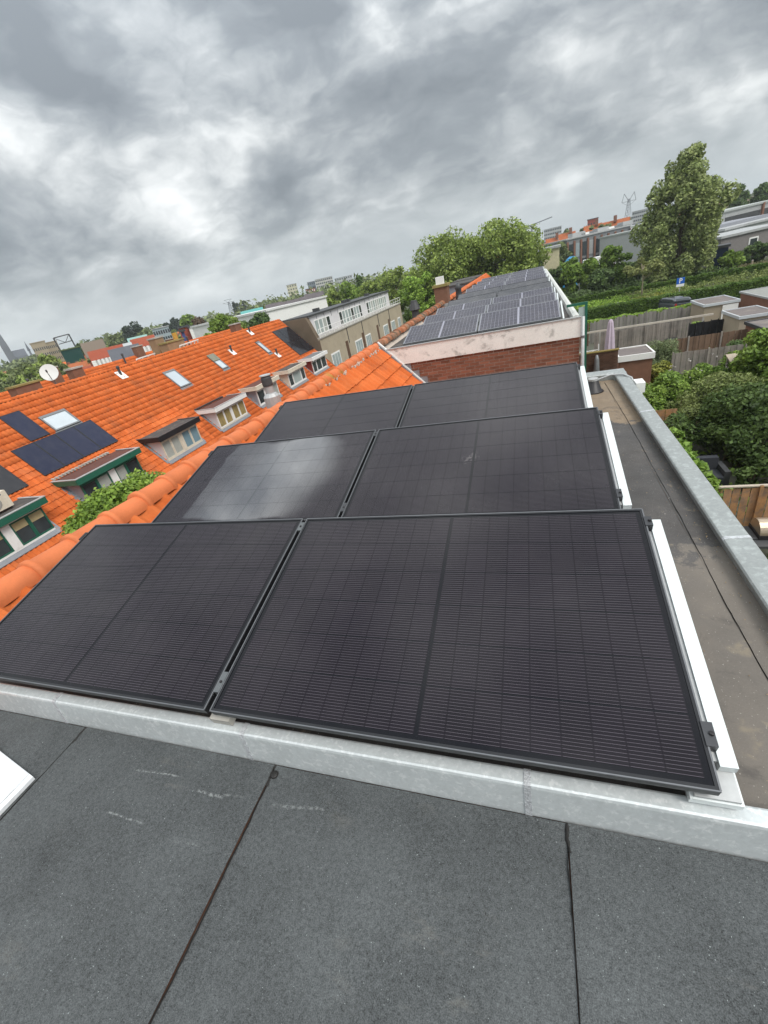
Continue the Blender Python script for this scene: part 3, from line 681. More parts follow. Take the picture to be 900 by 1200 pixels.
# ------------------------------------------------------------------ next house: no dormer, tile slope; then the raised brick one
hC = thing('terraced_house', 'terraced house with an orange tile slope between the black panels and the brick wall', 'house', (0, 7.3, G))
mb = MB(); mb.prism([(-6.8, G), (2.26, G), (2.26, -4.98), (RX, RZ - .06), (-6.8, -5.11)], 5.06, 9.5, 1); mb.build('wall', M_bwall, hC)
mb = MB(); mb.box(.02, 6.7, 5.06, 9.5, -.02, .03, slope_frame(RX, RZ, -1)); mb.build('front_roof_slope', M_tile, hC)
ridge_row(hC, RX, -.015, 5.05, 9.48, lambda i: RIDGE_NEW if i < 3 else RIDGE_MOSS if i in (3, 4, 5) else RIDGE_NEW, np.random.RandomState(6))
single_tiles(hC, RX, RZ, 1, 5.08, 9.42, .10, .10 + COURSE * 7, 12)
joined_tiles('roof_tiles', hC, RX, RZ, 1, 5.08, 9.42, .10 + COURSE * 7, 6.4, M_tile, 13)
mb = MB(); mb.box(.05, 2.4, 9.40, 9.49, .03, .075, slope_frame(RX, RZ, 1)); mb.build('verge_flashing', M_lead, hC)
mb = MB(); mb.box(.0, 1.9, 9.44, 9.492, .076, .10, slope_frame(RX, RZ, 1)); mb.build('verge_trim', M_white, hC)
mb = MB()
for i in range(6):
    x = -1.78 + i * .16; z1 = -.50 - i * .17
    mb.box(x, x + .30 + .02 * i, 9.478 + .001 * i, 9.487, z1 - .35, z1)
mb.build('step_flashing', M_lead, hC)
rr = np.random.RandomState(8)
mb = MB()
for i in range(60):                                            # crumbs of mortar under the ridge
    y = rr.uniform(6.0, 9.4); p = slope_frame(RX, RZ, 1)([[rr.uniform(.10, .16), y, .03]])[0]; s = rr.uniform(.01, .028)
    mb.box(p[0] - s, p[0] + s, p[1] - s * 1.5, p[1] + s * 1.5, p[2] - s, p[2] + s * .7)
tag(mb.build('mortar_bed', M_mortar, hC), kind='stuff')

BR = np.random.RandomState(9)
hD = thing('terraced_house', 'terraced house with red brick upper wall under a stained white fascia', 'house', (0, 12, G))
mb = MB(); mb.prism([(-6.8, G), (2.2, G), (2.2, -.19), (-1.97, -.19), (-1.97, -.35), (RX, RZ - .06), (-6.8, -5.11)], 9.506, 14.4, 1); wl = mb.build('wall', M_mortar, hD)
bw, bh = .212, .050
me = MB().box(-.103, .103, -.006, .03, 0, .0555).mesh('brick', M_brick)
row = 0; z = -.535
while z > -1.5:
    x = 2.195 - (.11 if row % 2 else 0) - .104
    if row % 2:
        o = link('brick', me, wl, np.array([2.195 - .05, 9.5 + BR.uniform(-.002, .002), z]) - ORG[hD.name]); o.scale = (.48, 1, 1)
    while x > -1.75 + row * .085:
        link('brick', me, wl, np.array([x, 9.5 + BR.uniform(-.002, .002), z + BR.uniform(-.0015, .0015)]) - ORG[hD.name]); x -= .22
    row += 1; z -= .0715
mb = MB(); mb.prism([(-1.99, -.105), (2.215, -.105), (2.215, -.478), (-1.70, -.478)], 9.455, 9.503, 1); mb.build('fascia', M_stucco, hD)
mb = MB(); mb.box(-2.0, 2.235, 9.44, 9.51, -.104, -.082); mb.build('fascia_trim', M_ltgrey, hD)
mb = MB(); mb.box(-2.13, 2.16, 9.511, 14.4, -.189, -.16); mb.build('roof_deck', M_dfelt, hD)
mb = MB(); mb.prism([(2.06, -.16), (2.08, -.07), (2.13, -.045), (2.19, -.06), (2.21, -.12), (2.21, -.4)], 9.515, 14.4, 1); mb.build('parapet_cap', mat('pale_cap', (.56, .57, .54), .6, .3, var=.12, scale=3), hD, smooth=False)
ridge_row(hD, RX, -.015, 9.5, 14.4, RIDGE_OLD, np.random.RandomState(16))
dp = thing('downpipe', 'grey round downpipe on the right corner of the brick wall', 'pipe', (2.27, 9.44, -3))
mb = MB(); mb.tube([(2.255, 9.44, -.09), (2.26, 9.44, -1.4), (2.26, 9.44, -5)], .036, 12); mb.build('pipe', M_ltgrey, dp, smooth=True)
for z in (-.5, -1.2):
    mb = MB(); mb.tube([(2.26, 9.44, z), (2.26, 9.44, z + .05)], .042, 12); mb.build('pipe_bracket', M_grey, dp)
gs = thing('screen_frame', 'dark green metal screen frame with frosted pane behind the downpipe', 'frame', (2.3, 9.95, -2.5))
mb = MB(); mb.box(2.335, 2.385, 9.93, 9.98, -2.6, .12); mb.build('post', M_green, gs)
mb = MB(); mb.box(1.98, 2.334, 9.935, 9.975, .07, .121); mb.build('top_bar', M_green, gs)
mb = MB(); mb.box(2.214, 2.333, 9.95, 9.958, -.55, .03); mb.build('pane', M_glasslt, gs)

names = ['with gridded panels and a brick chimney', 'with plain dark panels beyond the chimney', 'at the far end of the flat roofs']
ys = [14.4, 19.6, 24.8, 31.0]
for i in range(3):
    y0, y1 = ys[i], ys[i + 1]
    h = thing('terraced_house', 'flat roofed house ' + names[i], 'house', (0, (y0 + y1) / 2, G))
    mb = MB(); mb.prism([(-6.8, G), (2.2, G), (2.2, -.19), (-1.97, -.19), (-1.97, -.35), (RX, RZ - .06), (-6.8, -5.11)], y0 + .003, y1, 1); mb.build('wall', M_bwall, h)
    mb = MB(); mb.box(-2.13, 2.16, y0 + .004, y1, -.189, -.16); mb.build('roof_deck', M_dfelt, h)
    mb = MB(); mb.prism([(2.06, -.16), (2.08, -.07), (2.13, -.045), (2.19, -.06), (2.21, -.12), (2.21, -.4)], y0 + .004, y1, 1); mb.build('parapet_cap', MATS['pale_cap'], h)
    ridge_row(h, RX, -.015, y0, y1, RIDGE_OLD if i < 1 else RIDGE_NEW, np.random.RandomState(17 + i))
    if i == 0:
        mb = MB(); mb.box(-2.52, -1.98, 18.9, 19.5, -.6, .62); c = mb.build('chimney', M_brickbrown, h)
        mb = MB(); mb.box(-2.57, -1.93, 18.85, 19.55, .621, .72); mb.build('chimney_cap', mat('mossy_cap', (.27, .22, .09), .9, .1, var=.3, scale=5), c)
        mb = MB(); mb.box(-2.42, -2.12, 18.98, 19.3, .721, 1.0); mb.build('chimney_pot', M_white, c)
        mb = MB(); mb.box(-2.56, -1.9, 18.82, 18.9, -.3, -.02); mb.build('chimney_flashing', M_ltgrey, c)
for i, (y0, y1) in enumerate(((31.003, 36), (36.003, 41))):
    h = thing('terraced_house', 'orange tiled house at the far end of our row' if i else 'orange tiled house just past the last flat roof', 'house', (0, (y0 + y1) / 2, G))
    mb = MB(); mb.prism([(-6.8, G), (2.26, G), (2.26, -4.98), (RX, RZ - .06), (-6.8, -5.11)], y0, y1, 1); mb.build('wall', M_bwall, h)
    joined_tiles('roof_tiles', h, RX, RZ, 1, y0, y1 - .05, .1, 3.0, M_tile, 21 + i)
    ridge_row(h, RX, -.015, y0, y1, RIDGE_NEW, np.random.RandomState(30 + i))
    mb = MB(); mb.box(-4.4, -2.6, y0 + .6, y1 - .6, -1.5, .02); d = mb.build('dormer', M_greyp, h)
    mb = MB(); mb.box(-4.5, -2.5, y0 + .5, y1 - .5, .021, .10); mb.build('dormer_roof', M_dfelt, d)
vp = thing('vent_pipe', 'black vent pipe standing among the far dark panels', 'pipe', (-1.85, 21.2, -.16))
mb = MB(); mb.lathe((-1.85, 21.2, -.16), [(.16, 0), (.14, .2), (.13, .45), (.17, .5), (.10, .62), (.05, .72)], 10); mb.build('pipe', M_dgrey, vp, smooth=True)

# neighbours' panels: white-lined half-cut cells near, black far
NW, ND, NT_ = 1.72, 1.03, math.radians(13.5)
M_ncell = glassy('violet_cell', (.031, .028, .042), (.2, .2, .22), .08, .16, 0, .1, dust=.10, spec=.4, rough=.2)
M_nback = glassy('white_backsheet', (.25, .25, .30), (0, 0, 0), .1, .1, 0, .1, dust=.1, rough=.2)
M_ncell2 = glassy('dark_cell_far', (.030, .030, .036), (0, 0, 0), .1, .1, 0, .1, dust=.16, spec=.45, rough=.22)
def neighbour_panel(label, grid, group):
    t = thing('solar_panel', label, 'solar panel', (0, 0, 0), group)
    mb = MB(); w = .02
    mb.box(0, NW, 0, w, -.04, 0); mb.box(0, NW, ND - w, ND, -.04, 0); mb.box(0, w, w, ND - w, -.04, 0); mb.box(NW - w, NW, w, ND - w, -.04, 0)
    mb.build('frame', M_grey if grid else M_frame, t)
    mb = MB(); mb.box(w, NW - w, w, ND - w, -.012, -.004); mb.build('backsheet', M_nback if grid else M_ncell2, t)
    if grid:
        mb = MB(); gx, gy = (NW - .10) / 20, (ND - .06) / 6
        for j in range(6):
            for i in range(20):
                x, y = .03 + i * gx + (.04 if i > 9 else 0), .03 + j * gy
                mb.box(x + .0025, x + gx - .0025, y + .0035, y + gy - .0035, -.0041, -.0030)
        tag(mb.build('solar_cells', M_ncell, t), kind='stuff')
    return t
rows = [(9.60, 1), (11.5, 1), (13.35, 1), (15.65, 0), (18.2, 0), (20.8, 2), (23.2, 2), (25.6, 2), (28.2, 2)]
rn = ['first row behind the white fascia', 'second row behind the white fascia', 'third row behind the white fascia', 'nearer plain dark row', 'farther plain dark row',
      'fourth row from the far end', 'third row from the far end', 'second row from the far end', 'row at the far end']
protos = {1: neighbour_panel('p', True, 'gridded panels on the neighbours flat roof'), 0: neighbour_panel('p', False, 'dark panels on the neighbours flat roof')}
TRN = tree_of(*protos.values()); used = set()
for k, (y, g_) in enumerate(rows):
    for s in (0, 1):
        key = 0 if g_ == 0 else 1
        o = protos[key] if key not in used else copy_tree(protos[key], tree=TRN); used.add(key)
        o.location = (-1.62 + s * 1.75 + k * .012, y, -.045); o.rotation_euler = (NT_, 0, 0)
        o['label'] = '%s solar panel, %s of the %s' % ('violet gridded' if key else 'plain dark', ('left', 'right')[s], rn[k])
        o['group'] = 'gridded panels on the neighbours flat roof' if key else 'dark panels on the neighbours flat roof'
    t = thing('mounting_rail', 'pale mounting rail set at the right end of the %s' % rn[k], 'rail', (1.9, y, -.16), 'pale rails on the neighbours flat roof')
    a, b = np.array([1.90 + k * .012, y + .0, -.10]), np.array([1.90 + k * .012, y + ND * math.cos(NT_), -.10 + ND * math.sin(NT_)])
    mb = MB(); mb.beam(a, b, .03, .04); mb.build('rail_cover', M_alu, t)
    mb = MB(); mb.beam(b + [0, .03, -.03], b * [1, 1, 0] + [0, .03, -.16], .025, .025, (0, 1, 0)); mb.build('rear_leg', M_ltgrey, t)

# ------------------------------------------------------------------ the row across the street
LX, LZ, DX = -21.55, 0.0, -17.2                                 # ridge, dormer front
LF = slope_frame(LX, LZ, 1)
def dormer(parent, y0, y1, style):
    """front wall x = DX from z -4.80 to -3.60; style gives cheek, frame, fascia, roof materials and how the windows are divided"""
    d0 = (4.80 / sS); zt, zb = -3.58, -4.80
    xr = LX + (-zt) / math.tan(SL)
    mb = MB(); mb.prism([(DX - .055, zb - .02), (DX - .055, zt), (xr - .25, zt), (xr - .25, zt - .3)], y0, y1, 1)
    dm = mb.build('dormer', style['cheek'], parent)
    mb = MB(); mb.box(xr - .35, DX + .22, y0 - .18, y1 + .18, -3.575, -3.36); mb.build('dormer_roof', style['roof'], dm)
    mb = MB(); mb.box(DX + .221, DX + .26, y0 - .20, y1 + .20, -3.60, -3.345); mb.box(xr - .2, DX + .22, y0 - .215, y0 - .182, -3.58, -3.35); mb.box(xr - .2, DX + .22, y1 + .182, y1 + .215, -3.58, -3.35)
    mb.build('fascia', style['fascia'], dm)
    mb = MB(); mb.box(DX + .12, DX + .265, y0 - .22, y1 + .22, -3.345, -3.318); mb.box(xr - .3, DX + .119, y0 - .22, y0 - .12, -3.345, -3.318); mb.box(xr - .3, DX + .119, y1 + .12, y1 + .22, -3.345, -3.318)
    mb.build('roof_trim', style['trim'], dm)
    if style.get('batten'):
        mb = MB()
        for k in range(int((y1 - y0) / .17)):
            y = y0 - .1 + k * .17; mb.box(xr - .42, xr - .05, y, y + .09, -3.322, -3.24)
        tag(mb.build('tile_edge', style['batten'], dm), kind='stuff')
    fr = style['frame']; yy = y0 + .003; W = y1 - y0 - .006; tot = sum(w for w, _ in style['lights'])
    mb = MB(); mb.box(DX - .06, DX + .02, y0 + .002, y1 - .002, zb, zb + .14); mb.box(DX - .06, DX + .02, y0 + .002, y1 - .002, zt - .12, zt - .002); mb.build('window_sill', fr, dm)
    for w, m in style['lights']:
        ww = W * w / tot
        if m is None:
            mb = MB(); mb.box(DX - .05, DX + .03, yy, yy + ww, zb + .141, zt - .121); mb.build('window_post', style['post'], dm)
        else:
            e = .06; mb = MB(); a, b, c, d = yy + .004, yy + ww - .004, zb + .142, zt - .122
            mb.box(DX - .05, DX + .012, a, a + e, c, d); mb.box(DX - .05, DX + .012, b - e, b, c, d); mb.box(DX - .05, DX + .012, a + e, b - e, c, c + e); mb.box(DX - .05, DX + .012, a + e, b - e, d - e, d)
            mb.build('window_frame', style.get('sash', fr), dm)
            mb = MB(); mb.box(DX - .035, DX - .02, a + e, b - e, c + e, d - e); mb.build('window_pane', m, dm)
            if style.get('blind') and m is M_glass:
                mb = MB(); mb.box(DX - .019, DX - .012, a + e, b - e, d - e - .30, d - e); mb.build('roller_blind', mat('straw_blind', (.42, .35, .20), .8, .1), dm)
        yy += ww
    mb = MB(); mb.box(DX + .021, DX + .15, y0 - .10, y1 + .10, .0, .02, lambda v: np.stack([v[:, 0], v[:, 1], v[:, 2] + zb - (v[:, 0] - DX) * 1.11 + .07], 1))
    for s_, ya in ((-1, y0 - .001), (1, y1 + .001)):
        a, b = LF([[d0 + .05, ya + s_ * .09, .055], [d0 - 1.75, ya + s_ * .09, .055]]); mb.beam(a, b, .17, .02, (sS, 0, cS))
    mb.build('lead_flashing', M_lead, dm)
    return dm
G_, W_ = M_green, M_white
styles = [
 dict(cheek=M_greyp, frame=W_, sash=M_green, fascia=M_green, trim=M_ltgrey, roof=M_dfelt, post=W_, blind=1, lights=[(1, M_glass), (1, M_glass), (.5, None), (1, M_glass), (1, M_glass)]),
 dict(cheek=M_greyp, frame=M_green, sash=M_green, fascia=M_green, trim=M_ltgrey, roof=mat('rust_felt', (.12, .055, .045), .85, .2, var=.2), post=W_, batten=M_concrete, lights=[(1, M_glass), (.9, M_net), (.45, None), (.8, M_net), (1, M_glass)]),
 dict(cheek=M_panelw, frame=M_cream, fascia=M_blackp, trim=M_dgrey, roof=M_dfelt, post=M_cream, lights=[(1, M_net), (1, M_net), (.3, None), (1, M_teal), (1, M_teal)]),
 dict(cheek=M_panelw, frame=M_cream, sash=W_, fascia=W_, trim=M_ltgrey, roof=MATS['rust_felt'], post=W_, batten=M_dgrey, lights=[(1, M_curt), (1, M_curt), (.2, None), (1, M_curt), (1, M_curt)]),
 dict(cheek=M_greyp, frame=W_, fascia=M_cream, trim=M_cream, roof=MATS['rust_felt'], post=W_, lights=[(1.2, M_glass), (.1, None), (1.2, M_glass), (.1, None), (1, M_net)]),
 dict(cheek=M_cream, frame=W_, sash=W_, fascia=M_cream, trim=M_cream, roof=M_dfelt, post=W_, lights=[(.7, M_glass), (1.4, M_glasslt), (.7, M_glass)]),
 dict(cheek=M_redp, frame=W_, fascia=W_, trim=W_, roof=M_grey, post=W_, lights=[(.8, M_glass), (1, M_glass), (1, M_glass)])]
hl = ['green dormer carrying an air conditioner', 'green framed dormer and black panels on its slope', 'cream dormer under a black roof edge', 'white dormer with ochre curtains', 'grey cheeked dormer behind the flue', 'cream cheeked dormer next to the last one', 'red cheeked dormer at the row end']
Y0 = 5.4
def skylight(parent, y0, y1, d0, d1, blind=False):
    mb = MB(); h = .12; w = .07
    mb.box(d0, d0 + w + .05, y0, y1, .0, h, LF); mb.box(d1 - w, d1, y0, y1, 0, h, LF); mb.box(d0 + w + .05, d1 - w, y0, y0 + w, 0, h, LF); mb.box(d0 + w + .05, d1 - w, y1 - w, y1, 0, h, LF)
    s = mb.build('skylight', M_grey, parent)
    mb = MB(); mb.box(d0 + w + .05, d1 - w, y0 + w, y1 - w, .04, h - .03, LF); mb.build('pane', M_skyl, s)
    mb = MB(); mb.box(d1 + .001, d1 + .18, y0 - .06, y1 + .06, .045, .06, LF); mb.build('flashing', M_grey, s)
    if blind:
        mb = MB(); mb.box(d0 - .05, d0 + (d1 - d0) * .42, y0 - .03, y1 + .03, h + .001, h + .03, LF); mb.build('shutter', mat('olive_shutter', (.20, .20, .15), .6, .3), s)
def vent(parent, y, d, h=.5, r=.07, base=M_white):
    p = LF([[d, y, .03]])[0]
    mb = MB(); mb.lathe(p, [(r, 0), (r, h * .75), (r * 1.35, h * .76), (r * 1.3, h), (r * .4, h * 1.05)], 8); v = mb.build('vent_pipe', M_dgrey, parent, smooth=False)
    mb = MB(); mb.box(d - .28, d + .30, y - .24, y + .24, .05, .075, LF); mb.build('vent_flashing', base, v)
SKY = {1: [(13.2, 14.55, 1.43, 2.4)], 3: [(21.55, 22.6, 1.34, 2.75)], 4: [(26.2, 26.95, 1.28, 2.65)], 5: [(32.45, 33.0, 1.5, 2.85)]}
VENTS = {2: [(19.13, .58)], 4: [(28.96, 1.59)], 5: [(33.36, 3.28), (33.33, .43)]}
DY = [(6.35, 9.30), (11.10, 14.30), (16.0, 18.9), (20.8, 23.85), (25.6, 28.5), (30.4, 33.3), (35.0, 38.0)]
houses = []
for i in range(-1, 7):
    y0, y1 = Y0 + 4.8 * i, Y0 + 4.8 * (i + 1)
    if i == 6: y1 = 39.2
    h = thing('terraced_house', ('orange tiled house with ' + hl[i]) if i >= 0 else 'orange tiled house at the near end of the row across the street', 'house', (LX + 2, (y0 + y1) / 2, G), 'terraced houses across the street')
    houses.append(h)
    mb = MB(); xe = -16.62; mb.prism([(LX - 4.8, G), (xe, G), (xe, -5.58), (LX, LZ - .05), (LX - 4.8, -5.45)], y0 + .002, y1, 1); mb.build('wall', M_bwall, h)
    sk = [(a - .05, b + .05, c, d + .1) for a, b, c, d in SKY.get(i, [])]
    if i >= 0: sk += [(DY[i][0] + .02, DY[i][1] - .02, 4.72, 6.52)]
    # the nearest tiles one by one, the others joined
    near = (lambda d, y: i in (0, 1, 2) and d > (2.3, 3.0, 3.4)[i] and d < 7.3) if i in (0, 1, 2) else (lambda d, y: False)
    single_tiles(h, LX, LZ, 1, y0, y1, .10, 7.25, 40 + i, sk, near)
    joined_tiles('roof_tiles', h, LX, LZ, 1, y0, y1, .10, 7.25, M_tile, 60 + i, sk, lambda d, y: not near(d, y))
    ridge_row(h, LX, -.03, y0, y1, RIDGE_FAR, np.random.RandomState(80 + i))
    mb = MB(); mb.box(0.0, 6.8, y0 + .003, y1, -.02, .02, slope_frame(LX, LZ, -1)); mb.build('rear_roof_slope', M_tile, h)
    mb = MB(); mb.box(xe + .06, xe + .30, y0 + .003, y1, -5.72, -5.56); mb.build('gutter', M_ltgrey, h)
    if i >= 0: dormer(h, *DY[i], styles[i])
    for k, s in enumerate(SKY.get(i, [])): skylight(h, *s, blind=(i == 4))
    for y, d in VENTS.get(i, []): vent(h, y, d)
mb = MB(); mb.box(0, 6.9, 39.14, 39.24, .03, .07, LF); mb.build('verge_trim', M_dgrey, houses[-1])
def chimney(parent, y, x, zt, w=.5, l=.7, cap=None):
    mb = MB(); mb.box(x - w / 2, x + w / 2, y - l / 2, y + l / 2, -1.2, zt); c = mb.build('chimney', M_brickbrown, parent)
    mb = MB(); mb.box(x - w / 2 - .05, x + w / 2 + .05, y - l / 2 - .05, y + l / 2 + .05, zt + .001, zt + .09); mb.build('chimney_cap', cap or M_concrete, c)
    return c
chimney(houses[2], 15.0, -23.0, .35, .6, 1.3, MATS['mossy_cap'])
chimney(houses[3], 18.3, -23.4, .45); chimney(houses[6], 33.5, -22.6, .55, .55, .9)
# satellite dish
c0 = at(58, 437, 1.0) - CC; q = CC + c0 * ((-22.6 - CC[0]) / c0[0])
sdh = thing('satellite_dish', 'pale round satellite dish on the ridge chimney across the street', 'dish', tuple(q - [0, 0, .9]))
mb = MB(); nrm = np.array([.62, -.62, .48]); nrm /= np.linalg.norm(nrm); a = np.cross(nrm, [0, 0, 1.]); a /= np.linalg.norm(a); b = np.cross(a, nrm)
V = [q]; 
for r_, dd in ((.22, .02), (.42, .07)):
    V += [q + (a * math.cos(t) + b * math.sin(t) * 1.08) * r_ + nrm * dd for t in np.linspace(0, 2 * PI, 20, endpoint=False)]
mb.add(V, [(0, 1 + j, 1 + (j + 1) % 20) for j in range(20)] + [(1 + j, 21 + j, 21 + (j + 1) % 20, 1 + (j + 1) % 20) for j in range(20)])
mb.add(np.array(V) - nrm * .015, [(0, 1 + j, 1 + (j + 1) % 20) for j in range(20)] + [(1 + j, 21 + j, 21 + (j + 1) % 20, 1 + (j + 1) % 20) for j in range(20)])
mb.build('reflector', mat('dish_grey', (.58, .58, .56), .6, .3, var=.05), sdh, smooth=True, fix=False)
mb = MB(); mb.tube([q - nrm * .02, q - nrm * .15 - [0, 0, .3], q - nrm * .15 - [0, 0, .9]], .03, 7); mb.build('mast', M_grey, sdh)
mb = MB(); mb.tube([q - b * .42 + nrm * .06, q - b * .15 + nrm * .5], .018, 6); mb.tube([q - b * .17 + nrm * .46, q - b * .10 + nrm * .56], .04, 7); mb.build('feed_arm', M_dgrey, sdh)
# panels on the far roofs
def slope_panel(name_label, y0, y1, d0, d1, m, group=None, lift=.10, edge=M_frame):
    t = thing('solar_panel', name_label, 'solar panel', tuple(LF([[d0, y0, lift]])[0]), group)
    mb = MB(); w = .03
    mb.box(d0, d0 + w, y0, y1, lift - .04, lift, LF); mb.box(d1 - w, d1, y0, y1, lift - .04, lift, LF); mb.box(d0 + w, d1 - w, y0, y0 + w, lift - .04, lift, LF); mb.box(d0 + w, d1 - w, y1 - w, y1, lift - .04, lift, LF)
    mb.build('frame', edge, t)
    mb = MB(); mb.box(d0 + w, d1 - w, y0 + w, y1 - w, lift - .03, lift - .004, LF); mb.build('laminate', m, t)
    return t
M_blue_l = glassy('blue_black_laminate', (.010, .014, .040), (0, 0, 0), .1, .1, 0, .1, dust=.04, spec=.35, rough=.2)
M_blk_l = glassy('black_laminate', (.014, .014, .018), (0, 0, 0), .1, .1, 0, .1, dust=.03, spec=.5, rough=.1)
gl = 'blue black panels on the tiled slope across the street'
for k in range(4):
    slope_panel('blue black portrait panel, %s in the bank of four above the green dormer' % ('leftmost', 'second from left', 'third from left', 'rightmost')[k], 10.95 + k * 1.015, 11.96 + k * 1.015, 2.50, 4.17, M_blue_l, gl)
slope_panel('single blue black panel beside the large skylight, above the bank of four', 12.0 - .06, 12.94 - .06, .76, 2.42, M_blue_l, gl)
for k in range(3):
    slope_panel('plain dark panel above the air conditioner, %s of three' % ('left', 'middle', 'right')[k], 7.12 + k * 1.015, 8.13 + k * 1.015, 2.70, 4.25, M_blk_l, 'dark panels above the air conditioner')
for k in range(3):
    for r in range(2):
        slope_panel('black panel at the row end by the beige building, %s, %s' % (('upper row', 'lower row')[r], ('left', 'middle', 'right')[k]), 36.0 + k * 1.04, 37.03 + k * 1.04, 1.05 + r * 1.6, 2.63 + r * 1.6, M_blk_l, 'black panels at the end of the row')
# air conditioner on the first dormer
ac = thing('air_conditioner', 'cream air conditioner unit standing on the green dormer roof', 'air conditioner', (-17.75, 8.35, -3.33))
mb = MB(); mb.box(-17.95, -17.58, 7.85, 8.75, -3.26, -2.62); mb.build('casing', M_cream, ac)
mb = MB(); R_ = np.array([[0, 0, 1], [0, 1, 0], [-1, 0, 0]]); mb.lathe((-17.579, 8.18, -2.95), [(.25, 0), (.25, .012), (.2, .02), (.06, .02), (.05, .03)], 18, R_); mb.build('fan_grille', mat('fan_grey', (.34, .33, .30), .7, .2), ac)
mb = MB(); mb.lathe((-17.579, 8.50, -2.72), [(.06, 0), (.06, .006)], 8, R_ @ np.diag([.5, 1, 1])); mb.build('emblem', mat('emblem_blue', (.03, .03, .12), .5), ac)
mb = MB(); mb.box(-17.9, -17.62, 7.9, 7.98, -3.325, -3.261); mb.box(-17.9, -17.62, 8.6, 8.68, -3.325, -3.261); mb.build('foot', M_blackp, ac)
# flue on our own front slope
fl = thing('flue', 'grey metal flue with black pipe just beyond the orange ridge', 'flue', (-3.0, 5.7, -.75))
fp = lambda v: np.asarray(v) + np.array([-3.0, 5.72, 0])
mb = MB(); mb.lathe((-3.0, 5.66, -.8), [(.10, 0), (.10, .63)], 14); mb.build('lower_pipe', M_blackp, fl, smooth=True)
mb = MB(); mb.lathe((-3.0, 5.70, -.19), [(.135, 0), (.14, .01), (.14, .20), (.10, .25), (.075, .26), (.075, .38)], 14); mb.build('metal_collar', M_ltgrey, fl, smooth=False)
mb = MB(); mb.lathe((-3.0, 5.70, .19), [(.085, 0), (.09, .03), (.09, .13), (.075, .17)], 14); mb.build('cowl', M_dgrey, fl)
mb = MB(); mb.lathe((-3.0, 5.70, .361), [(.10, 0), (.10, .015)], 14); mb.build('cowl_cap', M_ltgrey, fl)
# clipped street tree whose head shows above the ridge
rng = np.random.RandomState(44)
st = thing('clipped_tree', 'bright green clipped tree head showing above the ridge in front of the green dormer', 'tree', (-12, 8.6, G))
mb = MB(); mb.tube([(-12, 8.6, G), (-12, 8.6, -4.2)], [.12, .09], 8); mb.build('trunk', M_bark, st)
bl = [(np.array([-12 + rng.uniform(-.35, .35), y, -3.62 + rng.uniform(-.15, .12) + .28 * math.sin((y - 6.7) / 3.7 * PI)]), np.array([.7, .55, .62]) * rng.uniform(.7, 1.05)) for y in np.linspace(7.0, 10.2, 26)]
V, F = blob_leaves(bl, 17000, .065, rng, .75); raw('crown', V, F, leafmat('leaf_clipped', (.13, .23, .03), (.24, .35, .06)), st)

# ------------------------------------------------------------------ beige block at the end of the opposite row
bb = thing('apartment_block', 'beige rendered block with a white clad upper storey beyond the tiled row', 'building', (-19.5, 55, G))
mb = MB(); mb.box(-27, -18.1, 39.6, 71, G, -2.42); bw_ = mb.build('wall', M_beige, bb)
mb = MB(); mb.prism([(-22.2, -2.9), (-18.12, -2.9), (-18.98, -.34), (-21.3, -.30), (-22.2, -1.2)], 39.55, 40.2, 1); mb.build('gable_wall', M_beigedk, bb)
mb = MB(); mb.box(-26.4, -18.1, 39.53, 39.595, G, -2.5); mb.build('gable_wall', M_beigedk, bb)
mb = MB(); mb.box(-21.9, -19.0, 40.21, 68.5, -2.41, -.36); mb.build('upper_wall', M_panelw, bb)
mb = MB(); mb.box(-22.1, -18.8, 39.9, 68.8, -.355, -.20); mb.build('roof_slab', M_dgrey, bb)
mb = MB(); mb.box(-19.0, -18.0, 39.62, 71.1, -2.415, -2.30); mb.build('balcony_slab', M_concrete, bb)
mb = MB(); mb.beam((-18.06, 39.8, -1.55), (-18.06, 71, -1.55), .05, .05); mb.beam((-18.06, 39.8, -1.95), (-18.06, 71, -1.95), .04, .04)
for k in range(26): mb.beam((-18.06, 39.8 + k * 1.245, -2.3), (-18.06, 39.8 + k * 1.245, -1.55), .04, .04, (0, 1, 0))
mb.build('railing', M_white, bb)
rng = np.random.RandomState(50)
for (ya, yb, nn) in ((41.2, 45.2, 4), (47.8, 55.5, 8), (57.6, 66.8, 10)):
    for k in range(nn):
        a, b = ya + (yb - ya) * k / nn, ya + (yb - ya) * (k + 1) / nn
        mb = MB(); e = .10
        mb.box(-18.998, -18.96, a, a + e, -2.2, -.75); mb.box(-18.998, -18.96, b - e, b, -2.2, -.75); mb.box(-18.998, -18.96, a + e, b - e, -2.2, -2.1); mb.box(-18.998, -18.96, a + e, b - e, -.85, -.75)
        w = mb.build('window', M_white, bb)
        mb = MB(); mb.box(-18.998, -18.975, a + e, b - e, -2.1, -.85); mb.build('pane', (M_glasslt, M_glass, M_glasslt, M_net)[rng.randint(4)], w)
for k in range(14):
    y = 42 + k * 1.9
    mb = MB(); mb.box(-18.999, -18.985, y, y + .1, -.9, -.4); mb.build('cladding_joint', M_grey, bb)
for (ya, yb) in ((41.3, 43.6), (48.6, 51.0), (52.4, 54.4), (60.2, 62.4), (64.2, 66.2), (68.0, 69.6)):
    mb = MB(); mb.box(-18.098, -18.05, ya, yb, -5.9, -4.15); w = mb.build('window', M_white, bb)
    nn = 3
    for k in range(nn):
        a = ya + .1 + (yb - ya - .2) * k / nn
        mb = MB(); mb.box(-18.055, -18.04, a + .05, a + (yb - ya - .2) / nn - .05, -5.75, -4.3); mb.build('pane', M_glasslt, w)
for ya in (45.8, 51.35, 57.4, 63.0):
    mb = MB(); mb.box(-18.098, -18.06, ya, ya + .7, -6.2, -3.7); mb.build('door_panel', mat('brown_panel', (.12, .07, .045), .7), bb)
